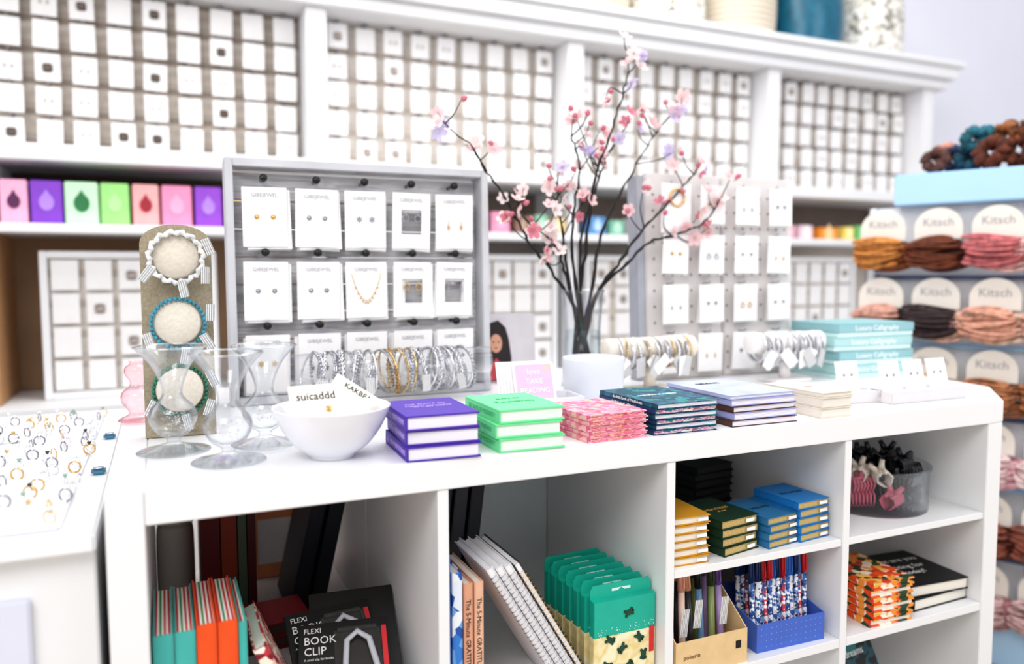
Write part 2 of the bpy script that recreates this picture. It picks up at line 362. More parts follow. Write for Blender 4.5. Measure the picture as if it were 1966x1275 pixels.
for j in range(6):
    for i in range(4):
        lx=.0+.137*i; p=kr@Vector((lx,-.045,0)); z=1.122-.185*j
        o=E('hair_tie_card','arched cream card holding a bundle of hair ties','hair ties',(1.93+p.x,.66+p.y,z),kr,'hair tie cards on the blue rack')
        P(o,'card',archm,CARDC)
        TXT(o,'Kitsch',.030,TEXTG,(0,-.0016,.044))
        ii=min(i,2)
        P(o,'hair_ties',bund[(i+j)%5],M('tie%d%d'%(j,ii),hc[j][ii],.7,noise=.4,nscale=60),(-.010,-.020,-.006))
        P(o,'hair_ties',bund[(i+j+2)%5],M('tieb%d%d'%(j,ii),hc2[j][ii],.7,noise=.4,nscale=60),(.018,-.000,-.014))
def scrunch(seed,R,r):
    rnd=random.Random(seed); pts=[];rad=[]
    for i in range(64):
        a=2*pi*i/64; pts.append((R*math.cos(a)*(1+.12*math.sin(3*a+seed)),R*math.sin(a),.006*math.sin(5*a+seed))); rad.append(r*(1+.30*math.sin(13*a+seed)+.4*rnd.random()))
    return tube(pts,rad,10,True)
for k,(lx,ly,z,c,R,r,tl) in enumerate([(.11,.02,0,'5a3a34',.024,.010,1.2),(.15,.05,0,'2b3450',.026,.010,1.4),(.12,.08,.03,'b07a68',.020,.009,1.2),(.19,.04,.0,'1d4a5c',.026,.012,1.5),(.20,.03,.05,'24606e',.022,.010,1.45),(.215,.05,.085,'2b6f7c',.014,.008,.6),(.245,.0,0,'5a2a18',.028,.013,1.2),(.30,.03,0,'74402a',.028,.013,1.4),(.35,.0,0,'4a2414',.028,.013,1.3),(.27,.05,.05,'84522e',.024,.012,1.4),(.33,.04,.05,'5f341c',.026,.012,1.2),(.42,.03,.0,'744828',.032,.016,1.4),(.39,.05,.055,'522a18',.026,.013,1.3),(.48,.02,.0,'4a2818',.034,.016,1.4)]):
    p=kr@Vector((lx,ly,0))
    O('scrunchie','wrinkled fabric scrunchie piled on top of the blue rack','scrunchie',scrunch(k,R,r),M('scr%d'%k,c,.8,noise=.6,nscale=50,bump=.4),(1.93+p.x,.66+p.y,1.30+r*1.3+R*math.sin(tl)+z),kr@Rz(.5*math.sin(k*2))@Rx(tl),'scrunchies on the blue rack')
# ================================================================ JEWELRY FRAME BOARD
GW=ramp_mat('grey_washed_wood','noise',['c6c4c6','d6d4d6','cdcbcd','dfdddf','bdbbbd'],scale=4,rough=.6,stretch=(2,30,30),const=False)
GWL=M('grey_white_wood','c8c8cc',.5,noise=.08,nscale=12)
fb=E('jewelry_display_rack','grey washed wooden framed board with slatted back and pegs','display board',(.415,.545,T),Rx(math.radians(-1.5))@Rz(-.02))
fw,fh=.49,.436
P(fb,'frame',boxes([(-fw/2,-fw/2+.014,-.03,.03,0,fh),(fw/2-.014,fw/2,-.03,.03,0,fh),(-fw/2+.014,fw/2-.014,-.03,.03,fh-.014,fh),(-fw/2+.014,fw/2-.014,-.03,.03,0,.014)],.0012),GWL)
P(fb,'slat_back',boxes([(-fw/2+.014,fw/2-.014,.012,.02,.014+i*.0505,.014+i*.0505+.0485) for i in range(8)],.0015),GW)
cardbig=boxes([(-.0385,.0385,-.001,.001,-.105,0)],.0006)
bwin=boxes([(-.037,.037,-.001,.001,-.032,0),(-.037,.037,-.001,.001,-.105,-.078),(-.037,-.02,-.001,.001,-.078,-.032),(.02,.037,-.001,.001,-.078,-.032)])
hang=boxes([(-.012,.012,-.0006,.0006,-.012,.016)],.0003)
pegm=merge([(lathe(((0,0),(.0035,0),(.0035,.034),(.0070,.035),(.0070,.043),(.004,.046),(0,.046)),14),Matrix.Rotation(pi/2,4,'X'))])
studm=merge([(lathe(((0,.002),(.0025,.002),(.0035,.0),(0,0)),10),Matrix.Translation((dx,0,0))@Matrix.Rotation(pi/2,4,'X')) for dx in (-.014,.014)]+[(torus(.0036,.0009,'y',12,5),Matrix.Translation((dx,-.001,0))) for dx in (-.014,.014)])
starm=merge([(plate([((.0065 if k%2==0 else .0028)*math.sin(k*pi/6),(.0065 if k%2==0 else .0028)*math.cos(k*pi/6)) for k in range(12)],.0015),Matrix.Translation((dx,-.001,0))) for dx in (-.012,.012)])
hoopm=merge([(torus(.006,.001,'y',18,6),Matrix.Translation((dx,-.002,-.008))) for dx in (-.012,.012)]+[(torus(.0018,.0009,'y',10,5),Matrix.Translation((dx,-.002,0))) for dx in (-.012,.012)])
dropm=merge([(tube([(0,0,0),(0,-.001,-.010)],.0006,5),Matrix.Translation((dx,-.001,0))) for dx in (-.013,.013)]+[(plate([(-.003,-.008),(0,-.018),(.003,-.008),(0,-.010)],.0012),Matrix.Translation((dx,-.002,0))) for dx in (-.013,.013)])
npts=[(-.028+.056*k/24,-.0015,-.02-.052*math.sin(pi*k/24)**.8) for k in range(25)]
neckm=merge([(tube(npts,.0006,5),Matrix()),(balls([(p[0],p[1]-.001,p[2]-.004) for p in npts[3:22:2]],.0017),Matrix())])
colx=[-.180,-.088,.0,.090,.176]
ES=M('earring_silver','b0b0b8',.25,1,noise=.3,nscale=300)
def ecard(loc,rot,kind,label,group,parent_scale=None,metal=SILVER,brand=True,txt='GIBEJEWEL'):
    o=E('earring_card',label,'jewelry card',loc,rot,group)
    win=kind in('whoop','wdrop')
    P(o,'card',bwin if win else cardbig,CARDW)
    P(o,'hang_tab',hang,ACRYL,(0,0,.002))
    if brand: TXT(o,txt,.0095,TEXTG,(0,-.0013,-.014))
    zz=-.052 if not win else -.040
    if metal==SILVER: metal=ES
    if kind=='stud': P(o,'earrings',studm,metal,(0,-.001,zz))
    elif kind=='star': P(o,'earrings',starm,metal,(0,-.001,zz))
    elif kind in('hoop','whoop'): P(o,'earrings',hoopm,metal,(0,-.001,zz))
    elif kind in('drop','wdrop'): P(o,'earrings',dropm,metal,(0,-.001,zz))
    elif kind=='neck': P(o,'necklace',neckm,metal,(0,0,0))
    return o
kinds=[['stud','stud','star','whoop','drop'],['stud','stud','neck','whoop','wdrop'],['star','drop','stud','hoop','stud']]
mets=[[GOLD,SILVER,SILVER,SILVER,GOLD],[SILVER,SILVER,GOLD,GOLD,SILVER],[GOLD,SILVER,GOLD,SILVER,SILVER]]
lab={'stud':'with a pair of stud earrings','star':'with a pair of starburst studs','whoop':'with a square window and hoop earrings','drop':'with a pair of drop earrings','wdrop':'with a square window and drop earrings','neck':'with a fine beaded necklace','hoop':'with a pair of small hoops'}
for r in range(3):
    for c in range(5):
        z=.397-.131*r
        P(fb,'peg',pegm,BLACK,(colx[c],.014,z+.006))
        k=kinds[r][c]
        for q in range(3):
            x=.415+colx[c]+(q*.002 if r<2 else -.002*q)
            y=.545-.016+.006*q+ (0)
            if q==0: ecard((x,y,T+z-.010),Ry(random.uniform(-.02,.02))@Rx(.03),k,'white jewelry card '+lab[k],'cards on the grey frame',metal=mets[r][c])
            else: O('earring_card','plain white jewelry card behind another on its peg','jewelry card',cardbig if 'w' not in k else bwin,CARDW,(x+random.uniform(-.004,.004),y,T+z-.012-.002*q),Ry(random.uniform(-.05,.05)),'cards on the grey frame')
# ================================================================ WHITE PEGBOARD
pb=E('earring_pegboard','white perforated earring board with card holders','display board',(1.225,.50,T),Rz(-.03)@Rx(math.radians(-3)))
PBW=M('pegboard_white','dcd7d5',.5,noise=.02)
P(pb,'panel',boxes([(-.20,-.002,-.008,.008,0,.452),(.002,.195,-.008,.008,0,.452)],.003),PBW)
P(pb,'side_edge',boxes([(-.222,-.2005,-.006,.03,0,.445)],.002),M('edge_grey','a9abb4',.5))
hm=merge([(lathe(((0,-.0004),(.003,-.0004),(.003,0),(0,0)),8),Matrix.Translation((x,-.0086,z))@Matrix.Rotation(pi/2,4,'X')) for x in [-.18+.024*i for i in range(16)] for z in [.02+.035*k for k in range(12)]])
h_=P(pb,'peg_holes',hm,M('hole_grey','8f8a88',.8)); h_['kind']='stuff'
HK=M('hook_silver','a4a4a8',.3,.8)
hookm=tube([(0,0,0),(0,-.022,0),(0,-.026,.005)],.0016,6)
for r in range(4):
    for c in range(4):
        lx=-.148+c*.096; z=.425-.108*r
        P(pb,'hook',hookm,HK,(lx,-.008,z+.001))
        k=['hoop','stud','drop','star'][(r*3+c)%4]
        if (r,c)==(0,0):
            o=E('hoop_earrings','large gold hoop earrings on a white card','earrings',(1.225+lx,.476,T+z),group=None)
            P(o,'card',cardbig,CARDW); P(o,'hoop',torus(.018,.0022,'y',26,8),GOLD,(0,-.004,-.03)); continue
        for q in range(2):
            if q==0: ecard((1.225+lx,.474,T+z),Ry(random.uniform(-.03,.03)),k,'white jewelry card '+lab[k],'cards on the white pegboard',metal=[SILVER,GOLD,SILVER][(r+c)%3],brand=False).scale=(.86,1,.80)
            else:
                o=O('earring_card','plain white jewelry card behind another on its hook','jewelry card',cardbig,CARDW,(1.225+lx+.004,.480,T+z-.003),Ry(random.uniform(-.06,.06)),'cards on the white pegboard'); o.scale=(.86,1,.80)
# ================================================================ LINEN BRACELET STAND
LIN=M('linen_fabric','a09580',.9,noise=.15,nscale=300,bump=.5)
CRM=M('cream_felt','ddd4c6',.9,noise=.06,nscale=200,bump=.3)
ls=E('bracelet_stand','tall arched linen covered board with three round pads','jewelry stand',(.084,.302,T),Rz(-.05)@Rx(-.06))
w=.0475
ap=[(-w,0),(w,0),(w,.278)]+[(w*math.cos(a),.278+.028*math.sin(a)) for a in [pi*k/14 for k in range(1,14)]]+[(-w,.278)]
P(ls,'board',plate(ap,.018),LIN)
P(ls,'pad_support',boxes([(-.04,.04,-.012,.03,0,.006)],.001),LIN)
padp=((0,0),(.028,0),(.0315,.004),(.0315,.020),(.029,.024),(0,.0245))
for i,z in enumerate((.258,.164,.069)):
    P(ls,'pad',lathe(padp,36),CRM,(0,-.0095,z),(pi/2,0,0))
def ringbeads(R,r,n,y=0):
    return balls([(R*math.cos(2*pi*i/n),y,R*math.sin(2*pi*i/n)) for i in range(n)],r,8,6)
def frill(R,r,n=90):
    pts=[];rad=[]
    for i in range(n):
        a=2*pi*i/n; rr=R+.0018*math.sin(15*a); pts.append((rr*math.cos(a),.001*math.cos(15*a),rr*math.sin(a))); rad.append(r*(1+.35*math.sin(30*a)))
    return tube(pts,rad,8,True)
bsets=[('f1f0ef','e8e8ea','white textured bracelet around the top linen pad'),('6fb3c4','3f8ba0','turquoise beaded bracelet around a linen pad'),('3f8a5e','2f6f5c','green beaded bracelet around a linen pad')]
for i,z in enumerate((.258,.164,.069)):
    c1,c2,lb=bsets[i]
    for q in range(2):
        m=M('bead%d%d'%(i,q),(c1,c2)[q],.35,noise=.35,nscale=60)
        o=O('bracelet',lb,'bracelet',ringbeads(.0352,.0032,34) if i else frill(.0350,.0032),m,(.084,.302-.016-.0075*q,T+z),group='bracelets on the linen stand')
        for t in range(2):
            a=[(.35,-2.6),(-.6,-1.4)][q][t]
            P(o,'price_tag',boxes([(-.006,.006,-.0005,.0005,-.012,.012)],.0004),BARC,(.045*math.cos(a),-.011,.045*math.sin(a)),Ry(random.uniform(-.7,.7))@Rx(.1))
# ================================================================ GLASS VASES
vp=smoothprof([(.0,.002),(.020,.003),(.042,.004),(.043,.006),(.030,.009),(.010,.015),(.009,.021),(.020,.029),(.029,.045),(.026,.060),(.0145,.073),(.012,.082),(.016,.098),(.026,.118),(.040,.134),(.0445,.1385)],4)
vin=[(max(r-.0016,.0),z) for r,z in vp if z>.030][::-1]+[(.012,.027),(0,.0255)]
vasem=lathe(tuple([(round(r,5),round(z,5)) for r,z in vp+vin]),48)
VG=glass('vase_glass',(.968,.974,.981),.8,.03,(1,1,1),2.7,(.48,.52,.57))
for (x,y,s) in ((.072,.176,1.02),(.133,.088,1.0),(.186,.172,1.0)):
    o=E('glass_vase','clear flared glass vase with bulb base and round foot','vase',(x,y,T),group='clear glass vases on the counter')
    P(o,'glass',vasem,VG)
    P(o,'rim',torus(.0437,.0010,'z',48,6),glass('rim_glass',(.85,.87,.9),.9,.3,(1,1,1),1.5,(.5,.54,.6)),(0,0,.1386))
    sd=[(random.uniform(-.014,.014),random.uniform(-.014,.014),random.uniform(.034,.056)) for _ in range(22)]
    P(o,'sparkling_beads',balls(sd,.0010,6,4),SILVER)
    wp=[(.017*math.cos(k*1.1)*(.6+.4*math.sin(k)),.017*math.sin(k*1.3),.036+.0014*k) for k in range(18)]
    P(o,'wire',tube(wp,.0002,4),SILVER)
    o.scale=(s,s,s)
pk=smoothprof([(.0,.002),(.026,.003),(.028,.006),(.014,.014),(.016,.022),(.024,.034),(.023,.048),(.012,.058),(.011,.066),(.018,.078),(.017,.088),(.010,.094),(.012,.098)],4)
o=E('pink_glass_vase','small pink tinted ribbed glass vase','vase',(.024,.44,T)); P(o,'glass',lathe(tuple(pk),40),glass('pink_glass',(.99,.86,.88),.6,.03,(1,.85,.88),2.2,(.85,.5,.55)))
# ================================================================ WHITE BOWL WITH CARDS
bp=smoothprof([(0,0),(.026,.0),(.030,.004),(.048,.018),(.064,.040),(.0735,.062),(.0745,.066)],5)+smoothprof([(.0725,.066),(.062,.042),(.046,.021),(.026,.009),(0,.007)],5)
bw=E('bowl','glossy white ceramic bowl holding small cards','bowl',(.258,.078,T)); P(bw,'bowl_body',lathe(tuple(bp),56),M('white_ceramic','ececf2',.15,noise=.005))
cm=boxes([(-.036,.036,-.001,.001,-.022,.022)],.0004)
c1=E('name_card','small cream card with black lettering in the bowl','card',(.242,.085,T+.072),Rz(.10)@Rx(-.50)); P(c1,'card',cm,CARDC); TXT(c1,'suicaddd',.0145,TEXTK,(-.002,-.0014,0.006)); P(c1,'emblem',balls([(0,0,0)],.0045,12,8),GOLD,(.012,-.002,-.012)).scale=(1,.2,1)
c2=E('name_card','small cream card with black lettering along its edge','card',(.292,.100,T+.068),Rz(-.15)@Ry(.60)@Rx(-.70)); P(c2,'card',cm,CARDC); TXT(c2,'KAKBEA',.0110,TEXTK,(0,-.0014,.012))
for k in range(4):
    O('name_card','plain cream card lying in the bowl','card',cm,CARDC,(.240+.012*k,.10-.004*k,T+.054+.002*k),Rz(.3-.3*k)@Rx(-1.1),'plain cards in the bowl')
# ================================================================ BOOKS
def book(name,label,w,l,t,cov,loc,rot=(0,0,0),group=None,title=None,tmat=None,ts=.01,spine=None,ss=.006,pages=PAGES,edge=None,cat='book',ct=.0016,tloc=(0,0),smat=None):
    o=E(name,label,cat,loc,rot,group)
    P(o,'cover',boxes([(-w/2,w/2,-l/2,l/2,0,ct),(-w/2,w/2,-l/2,l/2,t-ct,t),(-w/2,-w/2+ct,-l/2,l/2,ct,t-ct)],.0004),cov)
    P(o,'pages',boxes([(-w/2+ct+.0003,w/2-.003,-l/2+.0025,l/2-.0025,ct+.0001,t-ct-.0001)]),edge or pages)
    if title:
        for k,(s,sz) in enumerate(title if isinstance(title,list) else [(title,ts)]):
            TXT(o,s,sz,tmat or TEXTGOLD,(tloc[0],tloc[1]-k*sz*1.5,t+.0003),(0,0,0))
    if spine: TXT(o,spine,ss,smat or tmat or TEXTGOLD,(-w/2-.0002,0,t/2-.0002),SPINE)
    return o
WPAGE=ramp_mat('page_lilac','wave',['f6f3f8','dcd6e6','f8f5fa'],scale=160,axis=2,rough=.8)
PUR=M('purple_cloth','5333aa',.5,noise=.05); MINT=M('mint_cloth','78e2a0',.5,noise=.04)
LIL=M('print_lilac','c9b0ee',.5); MG=M('print_green','3faf70',.5)
for k in range(3):
    book('book','purple hardback mini book in a stack of three',.097,.125,.0192,PUR,(.386+[.0,.002,-.002][k],.061+[0,.003,.001][k],T+.0195*k),Rz(-.05+[.0,-.03,.02][k]),'purple books on the counter',title=[('365 DAYS OF',.010),('MEDITATIONS',.010),('for a calm mind',.007)] if k==2 else None,tmat=TEXTGOLD if k<2 else LIL,tloc=(0,.02),spine='365  MINI MEDITATIONS',ss=.0095,pages=WPAGE,ct=.0022,smat=LIL)
for k in range(3):
    book('book','mint green hardback mini book in a stack of three',.096,.13,.0185,MINT,(.508+[.0,-.002,.001][k],.064+[0,.002,.004][k],T+.0188*k),Rz(-.03+[.01,-.02,.02][k]),'mint books on the counter',title=[('DAYS OF',.009),('Positivity',.017)] if k==2 else None,tmat=MG,tloc=(0,.02),spine='365 DAYS OF POSITIVITY',ss=.009,pages=ramp_mat('page_mint','wave',['f2fbf2','cfe9d6','f6fcf6'],scale=160,axis=2),ct=.0022,smat=MG)
PKP=ramp_mat('pink_floral','voro',['e58aa4','ee9fb2','e07c9a','f0b9a8','f2b7c4','d86a8e'],scale=120,rough=.5)
PKE=ramp_mat('pink_edges','noise',['f5b8c8','e67f9c','f7d9d0','d8607e','f3c6a0'],scale=60,rough=.6,stretch=(1,1,4))
for k in range(5):
    book('notebook','pink floral softcover booklet in a small stack',.100,.12,.0076,PKP,(.640+.002*(k%2),.066+.001*(k%3),T+.0078*k),Rz(.02*(k%2)+.04),'pink booklets on the counter',pages=PKE,ct=.0018)
NAVY=M('navy_cover','1f3f6e',.5); TEALP=ramp_mat('peacock_pattern','voro',['1f5d73','2c8c8c','174a63','2f6f8a','1a5366','1d4d5c'],scale=90)
MIXE=ramp_mat('mixed_edges','noise',['2f7f8c','f0c9d6','e06a9a','f5f0ea','4aa39a','c04a7a','f3e9e4'],scale=45,stretch=(1,1,5))
for k in range(6):
    book('book','dark blue patterned little book in a stack',.112,.158,.0074,[NAVY,TEALP][k%2 if k<5 else 1],(.762+.002*(k%2),.087,T+.0076*k),Rz(.02*(k%3)-.02),'dark blue little books on the counter',spine='the little book of Mindfulness',ss=.0068,smat=TEXTW,pages=[MIXE,WPAGE][k%2],ct=.0010,title=[('MINDFULNESS',.011)] if k==5 else None,tmat=TEXTW)
BLK=M('book_black','171b26',.5);LAV=M('lavender_cover','a9aedb',.5,noise=.15,nscale=12);BRN=M('book_brown','5a3a30',.5)
for k,(c,t) in enumerate([(BRN,.010),(LAV,.011),(BRN,.009),(LAV,.010),(M('pale_floral','bcc4e2',.5,noise=.15,nscale=20),.006)]):
    zz=sum([.010,.011,.009,.010,.006][:k])+.0003*k
    book('book','slim paperback with pale cover in a mixed stack',.128,.165,t,c,(.912+.003*(k%2),.091+.002*k,T+zz),Rz(-.015+.02*(k%3)),'mixed slim books on the counter',spine=['The Little Book of Calm','The Book of Release','The Little Book of Mindfulness','Moon Release',None][k],ss=.007,smat=TEXTW,pages=WPAGE,ct=.001,title=[('RELEASE',.013)] if k==4 else None,tmat=TEXTK,tloc=(-.01,.04))
CR=M('cream_cover','e5dcd0',.5)
for k in range(3):
    book('book','thick cream covered small book in a stack of three',.07,.13,[.016,.016,.008][k],CR,(1.058+.002*k,.072+.002*k,T+[0,.0163,.0326][k]),Rz(.02*k),'cream books on the counter',pages=PAGES,title='calm' if k==2 else None,ts=.010,tmat=M('print_rose','c98a80',.5))
# ================================================================ TRAY WITH CARDS
tr=E('card_tray','white plastic tray holding small affirmation cards','tray',(.640,.272,T),Rz(-.12))
P(tr,'tray_body',boxes([(-.078,.078,-.040,.040,0,.004),(-.078,.078,-.040,-.036,.004,.026),(-.078,.078,.036,.040,.004,.026),(-.078,-.074,-.036,.036,.004,.026),(.074,.078,-.036,.036,.004,.026)],.0008),M('tray_white','e2e2e8',.3,noise=.01))
ROSE=ramp_mat('rose_gradient_card','noise',['efb4ae','e6c2cc','d6bce2','efc4b0'],scale=8,const=False)
for k in range(6):
    o=E('affirmation_card','small rose tinted card standing in the white tray','card',(.640-.004*k,.258+.005*k,T+.0045),Rz(-.12)@Rx(-.38),'cards in the white tray')
    P(o,'card',boxes([(-.037,.037,-.0006,.0006,0,.082)],.0003),ROSE if k==0 else CARDW)
    if k==0:
        P(o,'card_border',boxes([(-.037,.037,-.0009,-.0006,.078,.082),(-.037,-.033,-.0009,-.0006,.0,.0779),(.033,.037,-.0009,-.0006,0,.0779)]),CARDW)
        for s,z,sz in (('love',.065,.014),('TAKE',.048,.013),('READING',.032,.0125)): TXT(o,s,sz,M('print_peach','fbf3ee',.5),(0,-.0009,z))
# ================================================================ POT, GLASS VASE, BRANCHES
pt=E('plant_pot','plain white cylindrical pot','pot',(.783,.318,T)); P(pt,'pot_body',lathe(tuple([(0,0),(.050,0),(.054,.003),(.057,.078),(.056,.081),(.053,.081),(.050,.01),(0,.01)]),44),M('pot_white','e0e3ec',.3,noise=.01))
VX,VY=.862,.500
vs=E('branch_vase','clear tall glass vase holding blossom branches','vase',(VX,VY,T))
P(vs,'glass',lathe(tuple([(0,.0),(.04,0),(.044,.004),(.040,.06),(.038,.12),(.043,.19),(.046,.2),(.044,.2),(.041,.19),(.036,.12),(.038,.06),(.04,.008),(0,.008)]),40),VG)
P(vs,'water',lathe(tuple([(0,.0085),(.0375,.0085),(.0365,.06),(.0345,.115),(0,.115)]),32),glass('water',(.93,.97,.98),.4,.02,(1,1,1),3,(.7,.78,.8)))
BARK=M('branch_bark','1d1517',.7,noise=.4,nscale=120,bump=.5)
def petal_mesh():
    bm=bmesh.new()
    for k in range(5):
        a=2*pi*k/5; R=Matrix.Rotation(a,4,'Z')
        rows=[(0.0015,.0008,.0),(.005,.0045,.001),(.010,.0065,.0035),(.0145,.005,.006),(.0165,.0015,.0068)]
        L=[];C=[];Rr=[]
        for x,wd,z in rows:
            L.append(bm.verts.new(R@Vector((x,wd,z+.0012)))); C.append(bm.verts.new(R@Vector((x,0,z)))); Rr.append(bm.verts.new(R@Vector((x,-wd,z+.0012))))
        for i in range(4):
            bm.faces.new((L[i],L[i+1],C[i+1],C[i])); bm.faces.new((C[i],C[i+1],Rr[i+1],Rr[i]))
    return fin(bm,'petals',True)
petm=petal_mesh(); starc=balls([(0,0,.001)]+[(.003*math.cos(a),.003*math.sin(a),.005) for a in [2*pi*k/7 for k in range(7)]],.0007,6,4)
budm=lathe(tuple(smoothprof([(0,0),(.004,.002),(.0055,.007),(.003,.012),(0,.014)],3)),10)
def petalmat(name,c):
    m=M(name,c,.6,noise=.10,nscale=90); nt=m.node_tree; b=nt.nodes['Principled BSDF']; out=nt.nodes['Material Output']
    tr=nt.nodes.new('ShaderNodeBsdfTranslucent'); mx=nt.nodes.new('ShaderNodeMixShader'); mx.inputs[0].default_value=.35
    tr.inputs[0].default_value=(*lin(c),1)
    nt.links.new(b.outputs[0],mx.inputs[1]); nt.links.new(tr.outputs[0],mx.inputs[2]); nt.links.new(mx.outputs[0],out.inputs[0]); return m
BLC=[petalmat('petal_pink','f7d3d4'),petalmat('petal_pale','faebe8'),petalmat('petal_lilac','dad3ef'),petalmat('petal_rose','df8f9e')]
STC=M('stamen','c06a80',.5)
def cat(pts,n=6):
    out=[]
    for i in range(len(pts)-1):
        p0,p1,p2,p3=[Vector(pts[j]) for j in (max(i-1,0),i,i+1,min(i+2,len(pts)-1))]
        for k in range(n):
            t=k/n; out.append(.5*((2*p1)+(-p0+p2)*t+(2*p0-5*p1+4*p2-p3)*t*t+(-p0+3*p1-3*p2+p3)*t**3))
    out.append(Vector(pts[-1])); return out
br=[
 ([(.028,.0,.012),(-.012,0,.15),(-.065,.02,.24),(-.11,.03,.30),(-.155,.03,.375),(-.205,.02,.435),(-.26,.0,.49),(-.31,-.01,.515)],[([-.11,.03,.30],[-.15,0,.315],[-.18,-.01,.35]),([-.205,.02,.435],[-.225,.02,.465],[-.235,.02,.485])],2,.4),
 ([(-.02,.01,.012),(0,.01,.2),(.015,.0,.34),(.03,-.01,.45),(.07,0,.54),(.10,.01,.61),(.115,.01,.67),(.125,.0,.70)],[([.03,-.01,.45],[.0,-.01,.50],[-.02,0,.56]),([.10,.01,.61],[.07,.01,.62],[.055,0,.60])],1,.6),
 ([(.01,-.02,.012),(-.014,0,.19),(-.03,-.01,.33),(-.02,-.02,.44),(-.035,-.02,.50),(-.03,-.01,.55)],[([-.02,-.02,.44],[.0,-.03,.47],[.02,-.03,.49])],2,.4),
 ([(-.028,-.01,.012),(.022,0,.2),(.05,.01,.31),(.10,.02,.40),(.15,.03,.47),(.19,.03,.53),(.235,.02,.58)],[([.15,.03,.47],[.20,.03,.48],[.245,.03,.50]),([.19,.03,.53],[.17,.03,.57],[.16,.03,.59])],1,.5),
 ([(-.022,-.015,.012),(.03,0,.18),(.08,-.02,.26),(.13,-.03,.33),(.18,-.03,.37),(.23,-.03,.42),(.27,-.03,.465)],[([.13,-.03,.33],[.12,-.03,.37],[.13,-.03,.42])],0,.5),
 ([(-.03,.01,.012),(.034,.01,.18),(.09,-.01,.245),(.15,-.02,.30),(.21,-.03,.315),(.27,-.04,.34),(.31,-.04,.38),(.345,-.04,.44)],[([.21,-.03,.315],[.25,-.03,.30],[.29,-.03,.33])],0,.8),
 ([(.02,.02,.012),(0,.01,.21),(.01,.02,.33),(.05,.02,.43),(.085,.03,.50),(.135,.03,.565)],[([.05,.02,.43],[.03,.02,.48],[.05,.02,.53])],3,.5),
 ([(.03,.01,.012),(-.025,0,.18),(-.06,-.02,.26),(-.09,-.03,.30),(-.135,-.04,.325)],[([-.06,-.02,.26],[-.08,-.02,.25],[-.11,-.02,.27])],0,1.1),
 ([(.015,.0,.012),(-.018,.02,.2),(-.04,.01,.31),(-.06,.0,.38),(-.055,0,.44)],[([-.04,.01,.31],[-.01,.01,.36],[.01,0,.39])],0,1.0),
]
for bi,(main,twigs,cp,dens) in enumerate(br):
    o=E('blossom_branch','dark twisting branch with pink cherry blossoms in glass vase','branch',(VX,VY,T),group='blossom branches in the vase')
    path=cat(main,6); path=[p+Vector((random.uniform(-.003,.003),random.uniform(-.002,.002),random.uniform(-.002,.002))) if 8<i<len(path)-1 else p for i,p in enumerate(path)]
    nn=len(path); bm=bmesh.new(); sweep(bm,path,[(.0046-.0038*(i/nn)**.8)*(1+.2*math.sin(i*2.1)) for i in range(nn)],8)
    allp=[(p,i/nn) for i,p in enumerate(path) if p.z>.24]
    rt_=[]
    for _ in range(5):
        p,f_=random.choice(allp[len(allp)//4:]); sgn=random.choice([-1,1]); L=random.uniform(.02,.045)
        rt_.append((p,p+Vector((sgn*L*.5,random.uniform(-.01,.01),L*.5)),p+Vector((sgn*L*.8,random.uniform(-.015,.01),L*1.1))))
    for t in [tuple(map(Vector,q)) for q in twigs]+rt_:
        tp=cat(t,4); sweep(bm,tp,[.0015-.0009*i/len(tp) for i in range(len(tp))],6); allp+=[(p,1) for p in tp[3:]]
    P(o,'stem',fin(bm,'stem',True),BARK)
    tips=[path[-1]]+[Vector(t[-1]) for t in twigs]
    pos=[tp+Vector((random.uniform(-.014,.014),random.uniform(-.012,.008),random.uniform(-.014,.010))) for tp in tips for _ in range(3)]
    pos+=[t[-1] for t in rt_]
    for _ in range(int(7*dens)):
        p,_w=random.choice(allp[len(allp)//5:]); pos.append(p+Vector((random.uniform(-.012,.012),random.uniform(-.012,.004),random.uniform(-.01,.012))))
    for p in pos:
        if p.z>.40: m=BLC[random.choice([2,2,1,0,1,0] if cp in(1,2) else [2,0,1,0,3,1])]
        else: m=BLC[random.choice([0,0,1,3,0,1])]
        rot=Euler((pi/2+random.uniform(-1.2,.9),random.uniform(-.9,.9),random.uniform(-1,1)))
        if random.random()<.22:
            P(o,'bud',budm,BLC[3],p,rot)
        else:
            b=P(o,'blossom',petm,m,p,rot); s=random.uniform(.75,1.15); b.scale=(s,s,s); P(b,'stamens',starc,STC)
# ================================================================ CLEAR BANGLE BAR
bb=E('bangle_display','clear acrylic bar display holding silver bangles','jewelry stand',(.445,.455,T))
P(bb,'bar',merge([(lathe(((0,-.185),(.026,-.185),(.026,.185),(0,.185)),28),Matrix.Translation((0,0,.070))@Matrix.Rotation(pi/2,4,'Y'))]),ACRYL)
for sx in (-.172,.172): P(bb,'foot',boxes([(sx-.004,sx+.004,-.045,.045,0,.0435)],.001),ACRYL)
def ringbeads_x(R,r,n): return balls([(0,R*math.cos(2*pi*i/n),R*math.sin(2*pi*i/n)) for i in range(n)],r,6,5)
def bangle(seed,R=.040):
    k=seed%4
    if k==0: return torus(R,.0020,'x',40,8)
    if k==1: return ringbeads_x(R,.0032,36)
    if k==2:
        bm=bmesh.new()
        for ph in (0,pi):
            sweep(bm,[(.002*math.cos(14*2*pi*i/160+ph),(R+.0015*math.sin(14*2*pi*i/160+ph))*math.cos(2*pi*i/160),(R+.0015*math.sin(14*2*pi*i/160+ph))*math.sin(2*pi*i/160)) for i in range(160)],.0013,5,True)
        return fin(bm,'b',True)
    return merge([(torus(R,.0012,'x',40,6),Matrix.Translation((-.002,0,0))),(torus(R,.0012,'x',40,6),Matrix.Translation((.002,0,0))),(ringbeads_x(R,.0017,50),Matrix())])
bgm=[bangle(i) for i in range(4)]; bgs=[bangle(i,.030) for i in range(4)]
